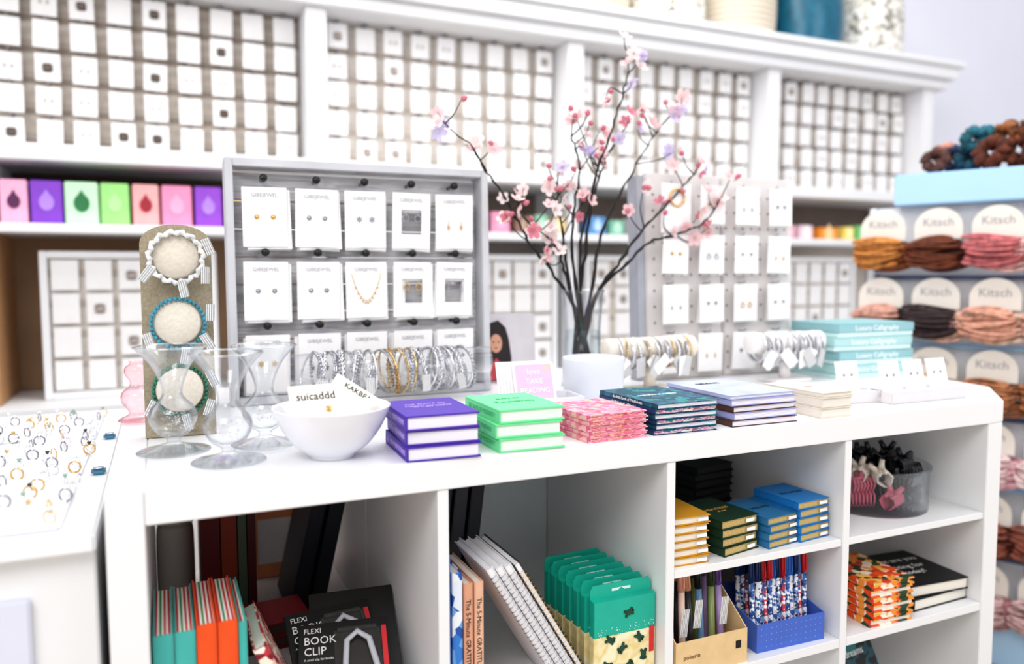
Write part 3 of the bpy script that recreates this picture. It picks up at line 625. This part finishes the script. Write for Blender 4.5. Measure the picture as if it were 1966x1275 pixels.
SD=M('silver_dark','b4b4ba',.2,1,noise=.3,nscale=300)
PG=M('pale_gold','d0b88c',.25,1,noise=.3,nscale=300)
BG=M('brown_gold','a88558',.3,.8,noise=.4,nscale=300)
for i in range(34):
    x=.298+.0086*i
    if 13<=i<=14: continue
    m=[PG,BG,PG,SD][i%4] if 15<=i<21 else [SILVER,SD,SILVER,SD][i%4]
    o=O('bangle',('pale gold' if 15<=i<21 else 'silver')+' textured bangle hanging on the clear acrylic bar','bangle',bgm[i%4],m,(x,.455,T+.058),Rz(random.uniform(-.3,.3))@Ry(random.uniform(-.22,.22)),'bangles on the acrylic bar')
    if i in(0,1,3,6,10,22,29): P(o,'price_tag',boxes([(-.008,.008,-.0005,.0005,-.030,0)],.0004),BARC,(0,-.042,-.005),Ry(random.uniform(-.3,.3)))
# T-BARS
VEL=M('white_velvet','ece8e7',.8,noise=.03,nscale=80); VELC=M('cream_velvet','e4dcd0',.8,noise=.04,nscale=80)
for (cx,cy,mat,L,lab2) in ((.952,.385,VELC,.21,'cream'),(1.292,.372,VEL,.20,'white')):
    o=E('bracelet_t_bar','%s padded T bar stand holding bracelets'%lab2,'jewelry stand',(cx,cy,T))
    P(o,'bar',merge([(lathe(tuple([(0,-L/2),(.018,-L/2),(.022,-L/2+.004),(.022,L/2-.004),(.018,L/2),(0,L/2)]),28),Matrix.Translation((0,0,.085))@Matrix.Rotation(pi/2,4,'Y'))]),mat)
    P(o,'post',lathe(((0,.007),(.012,.007),(.011,.064),(0,.064)),20),mat); P(o,'base',boxes([(-.05,.05,-.03,.03,0,.0068)],.002),mat)
    for i in range(18):
        x=cx-L/2+.02+i*(L-.04)/17
        q=O('bracelet','thin silver bracelet hanging on a padded bar','bracelet',bgs[i%4],[SILVER,SD,PG if lab2=='cream' else SILVER,SILVER,SD][i%5],(x,cy,T+.075),Rz(random.uniform(-.3,.3))@Ry(random.uniform(-.15,.15)),'bracelets on the %s bar'%lab2)
        if i%2==0:
            P(q,'price_tag',boxes([(-.012,.012,-.0005,.0005,-.040,0)],.0004),[BARC,CARDW][(i//2)%2],(0,-.031,-.006),Ry(random.uniform(-.8,.8))@Rx(random.uniform(0,.2)))
# ================================================================ PHOTO STAND
ph=E('photo_card','upright card printed with a portrait of a dark haired woman','picture',(.745,.60,T),Rz(-.1)@Rx(-.08))
P(ph,'card',boxes([(-.055,.055,-.002,.002,0,.148)],.001),M('photo_grey','d4d0d4',.5))
P(ph,'portrait_hair',plate([(-.054,.0),(-.002,.0),(.0,.05),(-.005,.09),(-.012,.115),(-.028,.13),(-.045,.125),(-.054,.11)],.0008),M('photo_hair','2a1d22',.5),(0,-.0026,.004))
P(ph,'portrait_face',plate([(-.034+.0135*math.cos(a),.085+.020*math.sin(a)) for a in [2*pi*k/18 for k in range(18)]],.0006),M('photo_skin','d9a58c',.5),(0,-.0035,.0))
P(ph,'portrait_top',plate([(-.052,.0),(-.014,.0),(-.018,.030),(-.034,.048),(-.048,.03)],.0006),M('photo_dress','c04a50',.5),(0,-.0033,.006))
for dx in (-.006,.006): P(ph,'portrait_eye',plate([(.0025*math.cos(a),.0012*math.sin(a)) for a in [2*pi*k/8 for k in range(8)]],.0004),TEXTK,(-.034+dx,-.0041,.088))
P(ph,'portrait_mouth',plate([(.004*math.cos(a),.0012*math.sin(a)) for a in [2*pi*k/8 for k in range(8)]],.0004),M('photo_lips','a8323c',.5),(-.034,-.0041,.075))
# ================================================================ TEAL BOXES
TB=[M('teal_box_a','aed3d3',.5,noise=.03),M('teal_box_b','93bfc4',.5,noise=.03)]
for k in range(4):
    o=E('stationery_box','pale teal boxed calligraphy set in a stack','box',(1.525+[.0,.004,-.004,.002][k],.41,T+.0305*k),Rz(-.05+[.0,.03,-.02,.01][k]),'teal boxes on the counter')
    P(o,'lid',cbox(.225,.15,.020,.0015),TB[k%2],(0,0,.010)); P(o,'tray',cbox(.221,.146,.0099,.001),M('teal_box_base','d3eeee',.5))
    TXT(o,'Luxury Calligraphy',.017,TEXTW,(0,-.0752,.019))
# ================================================================ EARRING CARD BLOCKS
BW=M('block_white','d8d4d6',.4,noise=.02)
for (x,y,w_,ang,n_) in ((1.205,.115,.09,-.1,1),(1.335,.080,.19,-.02,3)):
    o=E('card_holder','white slotted block holding small earring cards','card holder',(x,y,T),Rz(ang))
    P(o,'block',boxes([(-w_/2,w_/2,-.028,-.003,0,.021),(-w_/2,w_/2,.003,.028,0,.021),(-w_/2,w_/2,-.003,.003,0,.010)],.0012),BW)
    for i in range(n_):
        xx=x+(i-(n_-1)/2)*.062
        c=E('earring_card','small white card with tiny studs in a slotted block','jewelry card',(xx,y,T+.012),Rz(ang)@Rx(-.25),'earring cards in the slotted blocks')
        P(c,'card',boxes([(-.025,.025,-.0008,.0008,0,.062)],.0004),CARDW); P(c,'earrings',studm,ES,(0,-.001,.036)).scale=(.6,.6,.6)
# ================================================================ CELL 1
F1=T-.374
def sbook(name,label,x,y,t,w,h,cov,lean=0,yaw=0,**kw):
    rot=Rz(yaw)@Ry(lean)@STAND
    off=Rz(yaw)@Ry(lean)@Vector((0,w/2,h/2))
    lift=0
    if lean>0: lift=t*math.sin(lean)
    base=F1+lift+.0005
    return book(name,label,w,h,t,cov,(x+off.x,y+off.y,base+off.z),rot,**kw)
STR=ramp_mat('striped_page_edge','wave',['f6f1ea','c8323a','f6f1ea','2f8f5c','f6f1ea','c8323a'],scale=22,axis=2,rough=.7)
TQ=M('turquoise_cover','4cb5ae',.45); ORG=M('orange_cover','ee5a20',.45); REDC=M('red_cover','a81a28',.5)
x=.041
for c,t,nm in ((TQ,.023,'turquoise'),(TQ,.023,'turquoise'),(ORG,.023,'orange'),(ORG,.023,'orange'),(TQ,.010,'turquoise')):
    sbook('notebook','%s hardback notebook with striped page edges standing on shelf'%nm,x,.030,t-.0008,.15,.200 if nm=='orange' else .196,c,group='striped notebooks in the compartment',pages=STR,ct=.0022); x+=t+.0003
RPAT=ramp_mat('red_floral_cover','voro',['b8203a','f3ead8','c93a4a','e8c0a8','8f1a2c','f5efe4'],scale=110)
sbook('notebook','red and cream patterned notebook leaning on its neighbours',.216,.03,.016,.14,.170,RPAT,lean=-.40,pages=PAGES,ct=.002)
KRED=M('clip_red','d8323a',.4)
for k,(x,y,yw,tl) in enumerate(((.285,.040,-.16,-.85),(.300,.085,.10,-.78),(.320,.125,-.1,-.72))):
    o=E('book_clip_pack','black retail pack with a clear book clip','package',(x-.02,y,F1+.001),Rz(yw)@Rx(tl),'book clip packs in the compartment')
    P(o,'carton',boxes([(-.062,.062,-.004,.004,0,.168)],.001),BLACK)
    if k<2:
        TXT(o,'FLEXI',.010,TEXTW,(-.055,-.0044,.157),align='LEFT'); TXT(o,'BOOK',.0155,TEXTW,(-.055,-.0044,.143),align='LEFT'); TXT(o,'CLIP',.0155,TEXTW,(-.055,-.0044,.128),align='LEFT')
        TXT(o,'A small clip for books',.0045,TEXTW,(-.055,-.0044,.117),align='LEFT')
        P(o,'blister',boxes([(-.014,.050,-.018,-.0042,.02,.155)],.005),ACRYL)
        P(o,'clip',tube([(.0,-.010,.10),(.003,-.012,.135),(.018,-.012,.147),(.034,-.012,.135),(.042,-.010,.10),(.052,-.010,.05),(.0,-.010,.04),(-.008,-.010,.08)],.0044,8,True),M('clip_clear','c9ccd2',.15))
        P(o,'red_mark',boxes([(.052,.059,-.0046,-.0041,.08,.155)]),KRED)
def flat(name,label,w,l,t,cov,x,y,z,ang=0,**kw): return book(name,label,w,l,t,cov,(x,y,z),Rz(ang),**kw)
for k,(c,x,h,t) in enumerate((('6f1418',.112,.225,.03),('9a3a1e',.144,.215,.026),('5f6b58',.172,.22,.014),('5a1a14',.188,.19,.014))):
    sbook('book','dark red and brown tall book standing in rear compartment',x,.50,t,.16,h,M('rear%d'%k,c,.5),group='tall books in the rear compartment')
for k in range(2): sbook('book','black hardback leaning in the rear compartment',.250+.034*k,.46,.026,.15,.24,BLK,lean=.22,group='black books in the rear compartment',pages=PAGES)
for k in range(2): flat('book','dark red book lying flat in the compartment',.13,.1,.022,REDC,.205,.40,F1+.0225*k,.1,group='red books lying flat',pages=M('pages_dark','5a3a36',.7))
jar=E('storage_jar','white lidded ceramic jar in the rear compartment','jar',(.072,.62,F1)); P(jar,'jar_body',lathe(tuple(smoothprof([(0,0),(.028,0),(.032,.02),(.032,.13),(.028,.15)],3)),28),CARDC); P(jar,'lid',lathe(((0,.151),(.031,.151),(.033,.156),(.033,.170),(.026,.175),(0,.175)),28),M('lid_cream','f5efe0',.4))
bx=E('photo_box','small orange and white printed carton in the rear compartment','box',(.262,.70,F1)); P(bx,'carton',cbox(.10,.06,.20,.003),M('orange_carton','f0a070',.5)); P(bx,'label_panel',boxes([(-.04,.04,-.0312,-.0302,.03,.12)]),CARDW)
# ================================================================ CELL 2
sbook('book','tall bright blue book standing against the divider',.391,.03,.009,.13,.236,M('bright_blue','2f6fc4',.5),pages=PAGES)
BFL=ramp_mat('blue_floral','voro',['3f86d8','e9f0fb','7db2ea','2c5fb4','f4f7fd'],scale=55)
sbook('notebook','blue and white floral notebook standing in compartment',.402,.028,.014,.13,.212,BFL,pages=PAGES)
for k in range(2):
    sbook('journal','white journal with peach spine standing in compartment',.418+.0155*k,.028,.013,.12,.195,[M('peach_spine','dca488',.5),M('peach_spine_pale','e6b89c',.5)][k],group='gratitude journals',spine='The 5-Minute GRATITUDE JOURNAL',ss=.0095,smat=TEXTK,pages=PAGES)
SPW=M('spiral_cover','e6e5e9',.5); SPG=M('spiral_cover_dark','3a3c44',.5)
for k in range(4):
    L=.240; t=.0105; w_=.13
    R=Ry(-.54); xb=.576+.0135*k
    o=E('spiral_notebook','white spiral bound notebook leaning in the compartment','notebook',(xb,.03,F1+.001+.0),R,'spiral notebooks leaning in the compartment')
    P(o,'cover',boxes([(0,.002,.003,w_,0,L),(t-.002,t,.003,w_,0,L)],.0003),SPW if k<3 else SPG)
    P(o,'pages',boxes([(.0021,t-.0021,.0035,w_-.002,.002,L-.002)]),M('page_white','f0eef0',.8))
    bm=bmesh.new(); n_=168
    sweep(bm,[(t/2+.0066*math.cos(2*pi*i/6),.004+.0045*math.sin(2*pi*i/6),.012+(L-.024)*i/n_) for i in range(n_)],.0006,5)
    P(o,'spiral_wire',fin(bm,'sp',True),GOLD if k==3 else SD)
TEAL=M('teal_card','1fb09a',.45,noise=.06); SAND=ramp_mat('sand_print','noise',['ecd9a0','f3e6b8','e4cf90','f6edc8'],scale=30,const=False)
TURT=M('turtle_green','1c4a38',.5,noise=.4,nscale=150)
def turtle():
    ms=[(plate([(.0048*math.cos(a),.0044*math.sin(a)) for a in [2*pi*k/14 for k in range(14)]],.0012),Matrix())]
    for a in (.6,2.5,3.8,5.6): ms.append((plate([(.0032*math.cos(b),.0025*math.sin(b)) for b in [2*pi*k/8 for k in range(8)]],.001),Matrix.Translation((.0064*math.cos(a),0,.0054*math.sin(a)))@Matrix.Rotation(-a,4,'Y')))
    ms.append((plate([(.0025*math.cos(b),.0025*math.sin(b)) for b in [2*pi*k/8 for k in range(8)]],.001),Matrix.Translation((.0068,0,0))))
    return merge(ms)
turt=turtle()
tabm=plate([(-.0525,0),(.0525,0),(.0525,.012),(.048,.020),(-.048,.020),(-.0525,.012)],.0012)
slot=plate([(-.016,.008),(-.006,.008),(0,.012),(.006,.008),(.016,.008),(.016,.012),(-.016,.012)],.0006)
def pack(loc):
    o=E('craft_pack','teal and sand coloured hanging pack printed with turtles','package',loc,Rz(0),'teal packs in the compartment')
    P(o,'upper_box',boxes([(-.0525,.0525,-.007,.007,.082,.135)],.0008),TEAL)
    P(o,'lower_box',boxes([(-.0525,.0525,-.007,.007,0,.0818)],.0008),SAND)
    P(o,'hang_tab',tabm,TEAL,(0,.006,.135)); P(o,'hang_slot',slot,M('slot_dark','d9efe9',.5),(0,.0048,.135))
    gl=[(random.uniform(-.05,.05),-.0073,.082+random.uniform(-.005,.012)) for _ in range(80)]
    P(o,'glitter_band',balls(gl,.0006,5,4),TEXTW)
    for (x,z,r) in ((-.026,.076,.4),(.006,.112,-.3),(.024,.072,.8),(-.005,.060,2.4),(-.030,.038,.3),(.006,.032,-.6),(.032,.044,1.6)):
        P(o,'turtle_print',turt,TURT,(x,-.0078,z),Ry(r))
    P(o,'label_strip',boxes([(.042,.050,-.0078,-.0071,.045,.085)]),KRED)
    return o
p0=pack((.668,.030,F1))
for k in range(1,7): clone(p0,(.667-.001*k,.030+.0225*k,F1),Rz(.012*k-.02))
for k,(x,c) in enumerate(((.40,'2a62b0'),(.43,'26304a'),(.458,'3a3a40'),(.486,'20222c'))):
    sbook('book','dark blue tall book leaning at the back of the compartment',x,.25,.022,.12,.315,M('tall%d'%k,c,.5),lean=.12,group='tall dark books at the back')
# ================================================================ CELL 3
F3=T-.2045
def stack(n,w,l,t,x,y,z,ang,mat,label,group,jit=.003,**kw):
    for k in range(n):
        title=kw.get('title') if k==n-1 else None
        o=book('pocket_notebook',label,w,l,t,mat[k%len(mat)] if isinstance(mat,list) else mat,(x+random.uniform(-jit,jit),y+random.uniform(-jit,jit)*.5,z+(t+.0004)*k),Rz(ang+random.uniform(-.05,.05)),group,title=title,ts=kw.get('ts',.006),tmat=kw.get('tmat',TEXTGOLD),pages=kw.get('pages',PAGES),ct=.0014,cat='notebook')
        if kw.get('band'): P(o,'elastic_tab',boxes([(.012,.03,-l/2-.0008,-l/2-.0001,t*.3,t*.7)]),TEXTW)
GP=ramp_mat('gilt_edge','wave',['cdb070','a88a48','e0c890'],scale=170,axis=2,rough=.4)
stack(6,.070,.10,.0118,.780,.066,F3,-.03,M('mustard_cover','d29a28',.5),'mustard yellow pocket notebook in a stack','mustard notebooks',band=1)
stack(4,.082,.105,.0140,.872,.075,F3,.14,M('forest_green','163a26',.5),'dark green pocket notebook in a stack','dark green notebooks',title=[('MEMORIES',.011),('of me',.008)],pages=GP,band=1)
stack(4,.070,.10,.0122,.960,.070,F3,.12,M('mid_blue','3379a8',.5),'mid blue pocket notebook in a stack','blue notebooks',title='DREAMS',ts=.011,pages=GP,tmat=M('print_navy','14385c',.5),band=1)
stack(5,.072,.10,.0130,1.028,.072,F3,.08,M('ocean_blue','2280c4',.5),'bright blue pocket notebook in a stack','bright blue notebooks',title='BIG IDEAS',ts=.011,pages=GP,tmat=M('print_navy','14385c',.5),band=1)
stack(6,.095,.09,.0135,.985,.27,F3,.1,M('black_cover','0e0f12',.5),'black pocket notebook in a stack at the rear','black notebooks',pages=M('pg_black','2a2a2a',.6))
KR=M('kraft_card','e2c494',.7,noise=.05,nscale=60)
def openbox(name,label,loc,w,d,hf,hb,mat,rot,dots=None):
    o=E(name,label,'box',loc,rot)
    t=.0016
    P(o,'front_panel',boxes([(-w/2,w/2,-d/2,-d/2+t,0,hf)]),mat); P(o,'back_panel',boxes([(-w/2,w/2,d/2-t,d/2,0,hb)]),mat)
    P(o,'bottom_panel',boxes([(-w/2+t,w/2-t,-d/2+t,d/2-t,0,t)]),mat)
    for sx in (-1,1):
        bm=bmesh.new(); pr=[(-d/2+t,0),(d/2-t,0),(d/2-t,hb),(-d/2+t,hf)]
        a=[bm.verts.new((sx*w/2,y,z)) for y,z in pr]; b=[bm.verts.new((sx*(w/2-t),y,z)) for y,z in pr]
        bm.faces.new(a); bm.faces.new(b[::-1])
        for i in range(4): bm.faces.new((a[i],a[(i+1)%4],b[(i+1)%4],b[i]))
        P(o,'side_panel',fin(bm,'side'),mat)
    return o
kb=openbox('pen_box','kraft cardboard display box holding pens',(.815,.062,F1),.135,.11,.055,.135,KR,Rz(0))
TXT(kb,'pokerin',.010,M('print_brown','7a5a3a',.6),(-.038,-.0553,.030)); P(kb,'printed_mark',boxes([(.045,.055,-.0556,-.0551,.026,.038)]),TEXTK)
BB=M('pen_box_blue','4a6cc4',.5,noise=.03)
bbx=openbox('pen_box','blue cardboard display box holding patterned pens',(.985,.075,F1),.138,.115,.046,.07,BB,Rz(-.04))
P(bbx,'dot_print',merge([(lathe(((0,.0003),(.0009,.0003),(.0009,0),(0,0)),8),Matrix.Translation((-.06+.01*i,-.0576,.008+.01*j))@Matrix.Rotation(pi/2,4,'X')) for i in range(13) for j in range(4)]),M('dot_pale','8fa8e0',.5))
penb=lathe(tuple([(0,0),(.0035,.004),(.0042,.01),(.0042,.100),(0,.1005)]),14); penc=lathe(tuple([(0,.101),(.0048,.101),(.0048,.138),(.003,.142),(0,.142)]),14); clipm=boxes([(-.0012,.0012,-.0065,-.0048,.106,.138)],.0003)
def pen(x,y,z,body,cap,lab,grp,tx=0,ty=0):
    o=E('pen',lab,'pen',(x,y,z),Rx(tx)@Ry(ty),grp)
    P(o,'barrel',penb,body); P(o,'cap',penc,cap); P(o,'pocket_clip',clipm,cap)
    return o
pats=[ramp_mat('pen_pat%d'%i,'voro',c,scale=220) for i,c in enumerate([['1f3f7a','e8eefb','3f6fb8'],['e8e4e0','2a5a9a','d8dce8'],['20325a','6f8fc8','f0f2f8'],['c8303a','f0e8e8','2a4a8a']])]
caps=[M('cap_navy','1d3768',.3),M('cap_red','c9272f',.3),M('cap_blue','2f6fc4',.3),M('cap_black','15161a',.3)]
for i in range(13):
    for j in range(2):
        pen(.929+.0092*i,.045+.035*j,F1+.0025,pats[(i+j)%4],caps[[0,0,3,1,1,2,0,1,2,2,0,2,1][i]],'slim patterned pen standing in the blue box','pens in the blue box',tx=-.08,ty=random.uniform(-.03,.03))
pc=[('f0a8a0','e8887c'),('f5d8c8','e0a890'),('2a2a30','d8a080'),('6a8fb0','20242a'),('8a9a60','3a4a30'),('a890c0','705090')]
for i,(a,b) in enumerate(pc):
    for j in range(2):
        pen(.765+.019*i,.04+.04*j,F1+.0025,M('kp%d'%i,a,.35),M('kc%d'%i,b,.35),'pastel retractable pen standing in the kraft box','pens in the kraft box',tx=-.10,ty=random.uniform(-.05,.05)).scale=(1.25,1.25,1.1)
for (x,z) in ((.800,.085),(.775,.075),(.850,.082)):
    O('price_tag','white barcode sticker on the pens','tag',boxes([(-.007,.007,-.0004,.0004,-.022,.022)],.0003),BARC,(x,.024,F1+z),Ry(.1),'barcode stickers on the pens')
# ================================================================ CELL 4
tub=E('clear_tub','round clear acrylic tub holding hair claws','container',(1.285,.132,F3))
P(tub,'tub_body',lathe(tuple([(0,0),(.096,0),(.098,.003),(.098,.074),(.102,.077),(.102,.081),(.095,.081),(.095,.005),(0,.004)]),56),glass('tub_acrylic',(.975,.98,.985),.6,.02,(.9,.92,.95),3,(.62,.66,.69)))
def claw():
    bm=bmesh.new()
    for s in (-1,1):
        for k in range(7):
            x=-.027+.009*k
            sweep(bm,[(x,s*.002,.020),(x*1.02,s*.014,.016),(x*1.03,s*.019,.002),(x,s*.010,-.012),(x*.95,s*.002,-.018)],[.0032,.0034,.0030,.0022,.001],6)
        sweep(bm,[(-.032,s*.008,.018),(0,s*.011,.022),(.032,s*.008,.018)],[.004,.005,.004],8)
        sweep(bm,[(0,s*.006,.020),(0,s*.012,.034),(0,s*.018,.044)],[.009,.007,.006],8)
    sweep(bm,[(-.024,0,.019),(.024,0,.019)],.0045,8)
    return fin(bm,'claw',True)
clm=claw()
cc=[M('claw_black','1c1c24',.2),M('claw_pink','e8788e',.3),M('claw_cream','e0d6c8',.3),M('claw_rose','d8566c',.3)]
for k,(dx,dy,dz,ci) in enumerate([(-.058,-.030,.018,1),(-.055,-.025,.042,1),(-.056,.015,.018,3),(-.050,-.02,.062,2),(.030,-.060,.018,0),(.05,.028,.018,0),(-.018,-.062,.018,1),(.050,-.02,.042,0),(.02,.0,.060,0),(.0,.050,.042,0),(.05,.02,.062,0),(.005,-.050,.042,0),(.03,-.04,.075,0),(-.01,.02,.076,0),(-.058,.02,.04,1),(.055,-.035,.06,0),(.0,.0,.018,0),(-.03,-.05,.06,2),(.0,-.02,.058,0),(.062,0,.018,0),(-.01,-.02,.03,0),(.025,.045,.06,0),(.035,-.005,.082,0),(.0,.0,.082,0)]):
    O('hair_claw',['glossy black','pink','cream','rose'][ci]+' plastic hair claw clip in the clear tub','hair clip',clm,cc[ci],(1.285+dx,.132+dy,F3+.004+dz),Rz(random.uniform(-1,1))@Rx(random.uniform(-.8,.8)),'hair claws in the clear tub').scale=(.72,.72,.72)
OPAT=ramp_mat('orange_leaf_pattern','voro',['ea5a1c','f3a24a','2f4a34','f6ead8','d8432a','f0c060'],scale=80,rough=.5)
for k in range(6):
    book('notebook','orange leaf patterned notebook in a stack on the shelf',.098,.13,.0125,OPAT,(1.205+random.uniform(-.003,.003),.073,F1+.0128*k),Rz(-.03+random.uniform(-.04,.04)),'orange patterned notebooks',pages=OPAT if k%2 else PAGES,ct=.003)
for k in range(2):
    book('book','black hardback with white lettering on the shelf',.145,.15,.022,M('black_cloth','131317',.5),(1.348,.100,F1+.0223*k),Rz(.02-.10*k),'black hardbacks on the shelf',title=[('What are you',.021),('waiting for',.021),('today?',.019)] if k==1 else None,tmat=TEXTW,tloc=(.0,.035),pages=PAGES,ct=.002)
F0=T-.731
book('book','black and teal cover book with white lettering standing up',.15,.21,.022,ramp_mat('black_teal_cover','noise',['15161c','15161c','1f4f5c','15161c','2a7a7a'],scale=20),(1.195,.10,F0+.222),Rz(.12)@Rx(math.radians(62)),None,title=[('Manifest',.034),('your dreams',.018)],tmat=TEXTW,tloc=(0,.06))
for k in range(3): book('book','black cover book in a pile on the lowest shelf',.16,.21,.033,BLK,(1.19,.19,F0+.0335*k),(0,0,0),'black books on the lowest shelf')
# ================================================================ LIGHTS & WORLD
w=bpy.data.worlds.new('w'); S.world=w; w.use_nodes=True; nt=w.node_tree; bg=nt.nodes['Background']; bg.inputs[0].default_value=(.965,.975,1,1); bg.inputs[1].default_value=.82
def area(loc,target,size,power,col):  # soft lights added overhead to light the scene, no lamps of the shop
    l=bpy.data.lights.new('area','AREA'); l.energy=power; l.size=size; l.color=col; o=bpy.data.objects.new('added_area_light',l); COL.objects.link(o); o.location=loc
    o.rotation_euler=(Vector(target)-Vector(loc)).to_track_quat('-Z','Y').to_euler(); o['label']='large soft white area light added overhead, no fixture'; o['category']='light'; return o
area((-.8,-1.6,2.6),(.6,.4,.7),1.2,27,(1,.985,.965))
area((1.3,.6,3.1),(1.1,.9,.8),2.2,17,(1,.99,.975))
area((2.6,-1.4,2.4),(1.8,1.2,1.0),1.4,14,(.97,.98,1))
area((.8,1.0,2.9),(1.2,1.7,1.5),1.2,18,(1,.98,.955))
# ================================================================ CAMERA
yaw,pit,roll=.4215,.0755,-.0024
Fv=Vector((math.sin(yaw)*math.cos(pit),math.cos(yaw)*math.cos(pit),-math.sin(pit))); R0=Vector((math.cos(yaw),-math.sin(yaw),0)); U0=R0.cross(Fv)
R2=R0*math.cos(roll)+U0*math.sin(roll); U2=-R0*math.sin(roll)+U0*math.cos(roll)
cd=bpy.data.cameras.new('camera'); cam=bpy.data.objects.new('camera',cd); COL.objects.link(cam)
mx=Matrix((R2,U2,-Fv)).transposed().to_4x4(); mx.translation=Vector((.0633,-.9226,T+.235)); cam.matrix_world=mx
cd.sensor_fit='HORIZONTAL'; cd.sensor_width=36; cd.lens=1500/1966*36; cd.clip_start=.02
cd.dof.use_dof=True; cd.dof.focus_distance=1.18; cd.dof.aperture_fstop=1.9
S.camera=cam
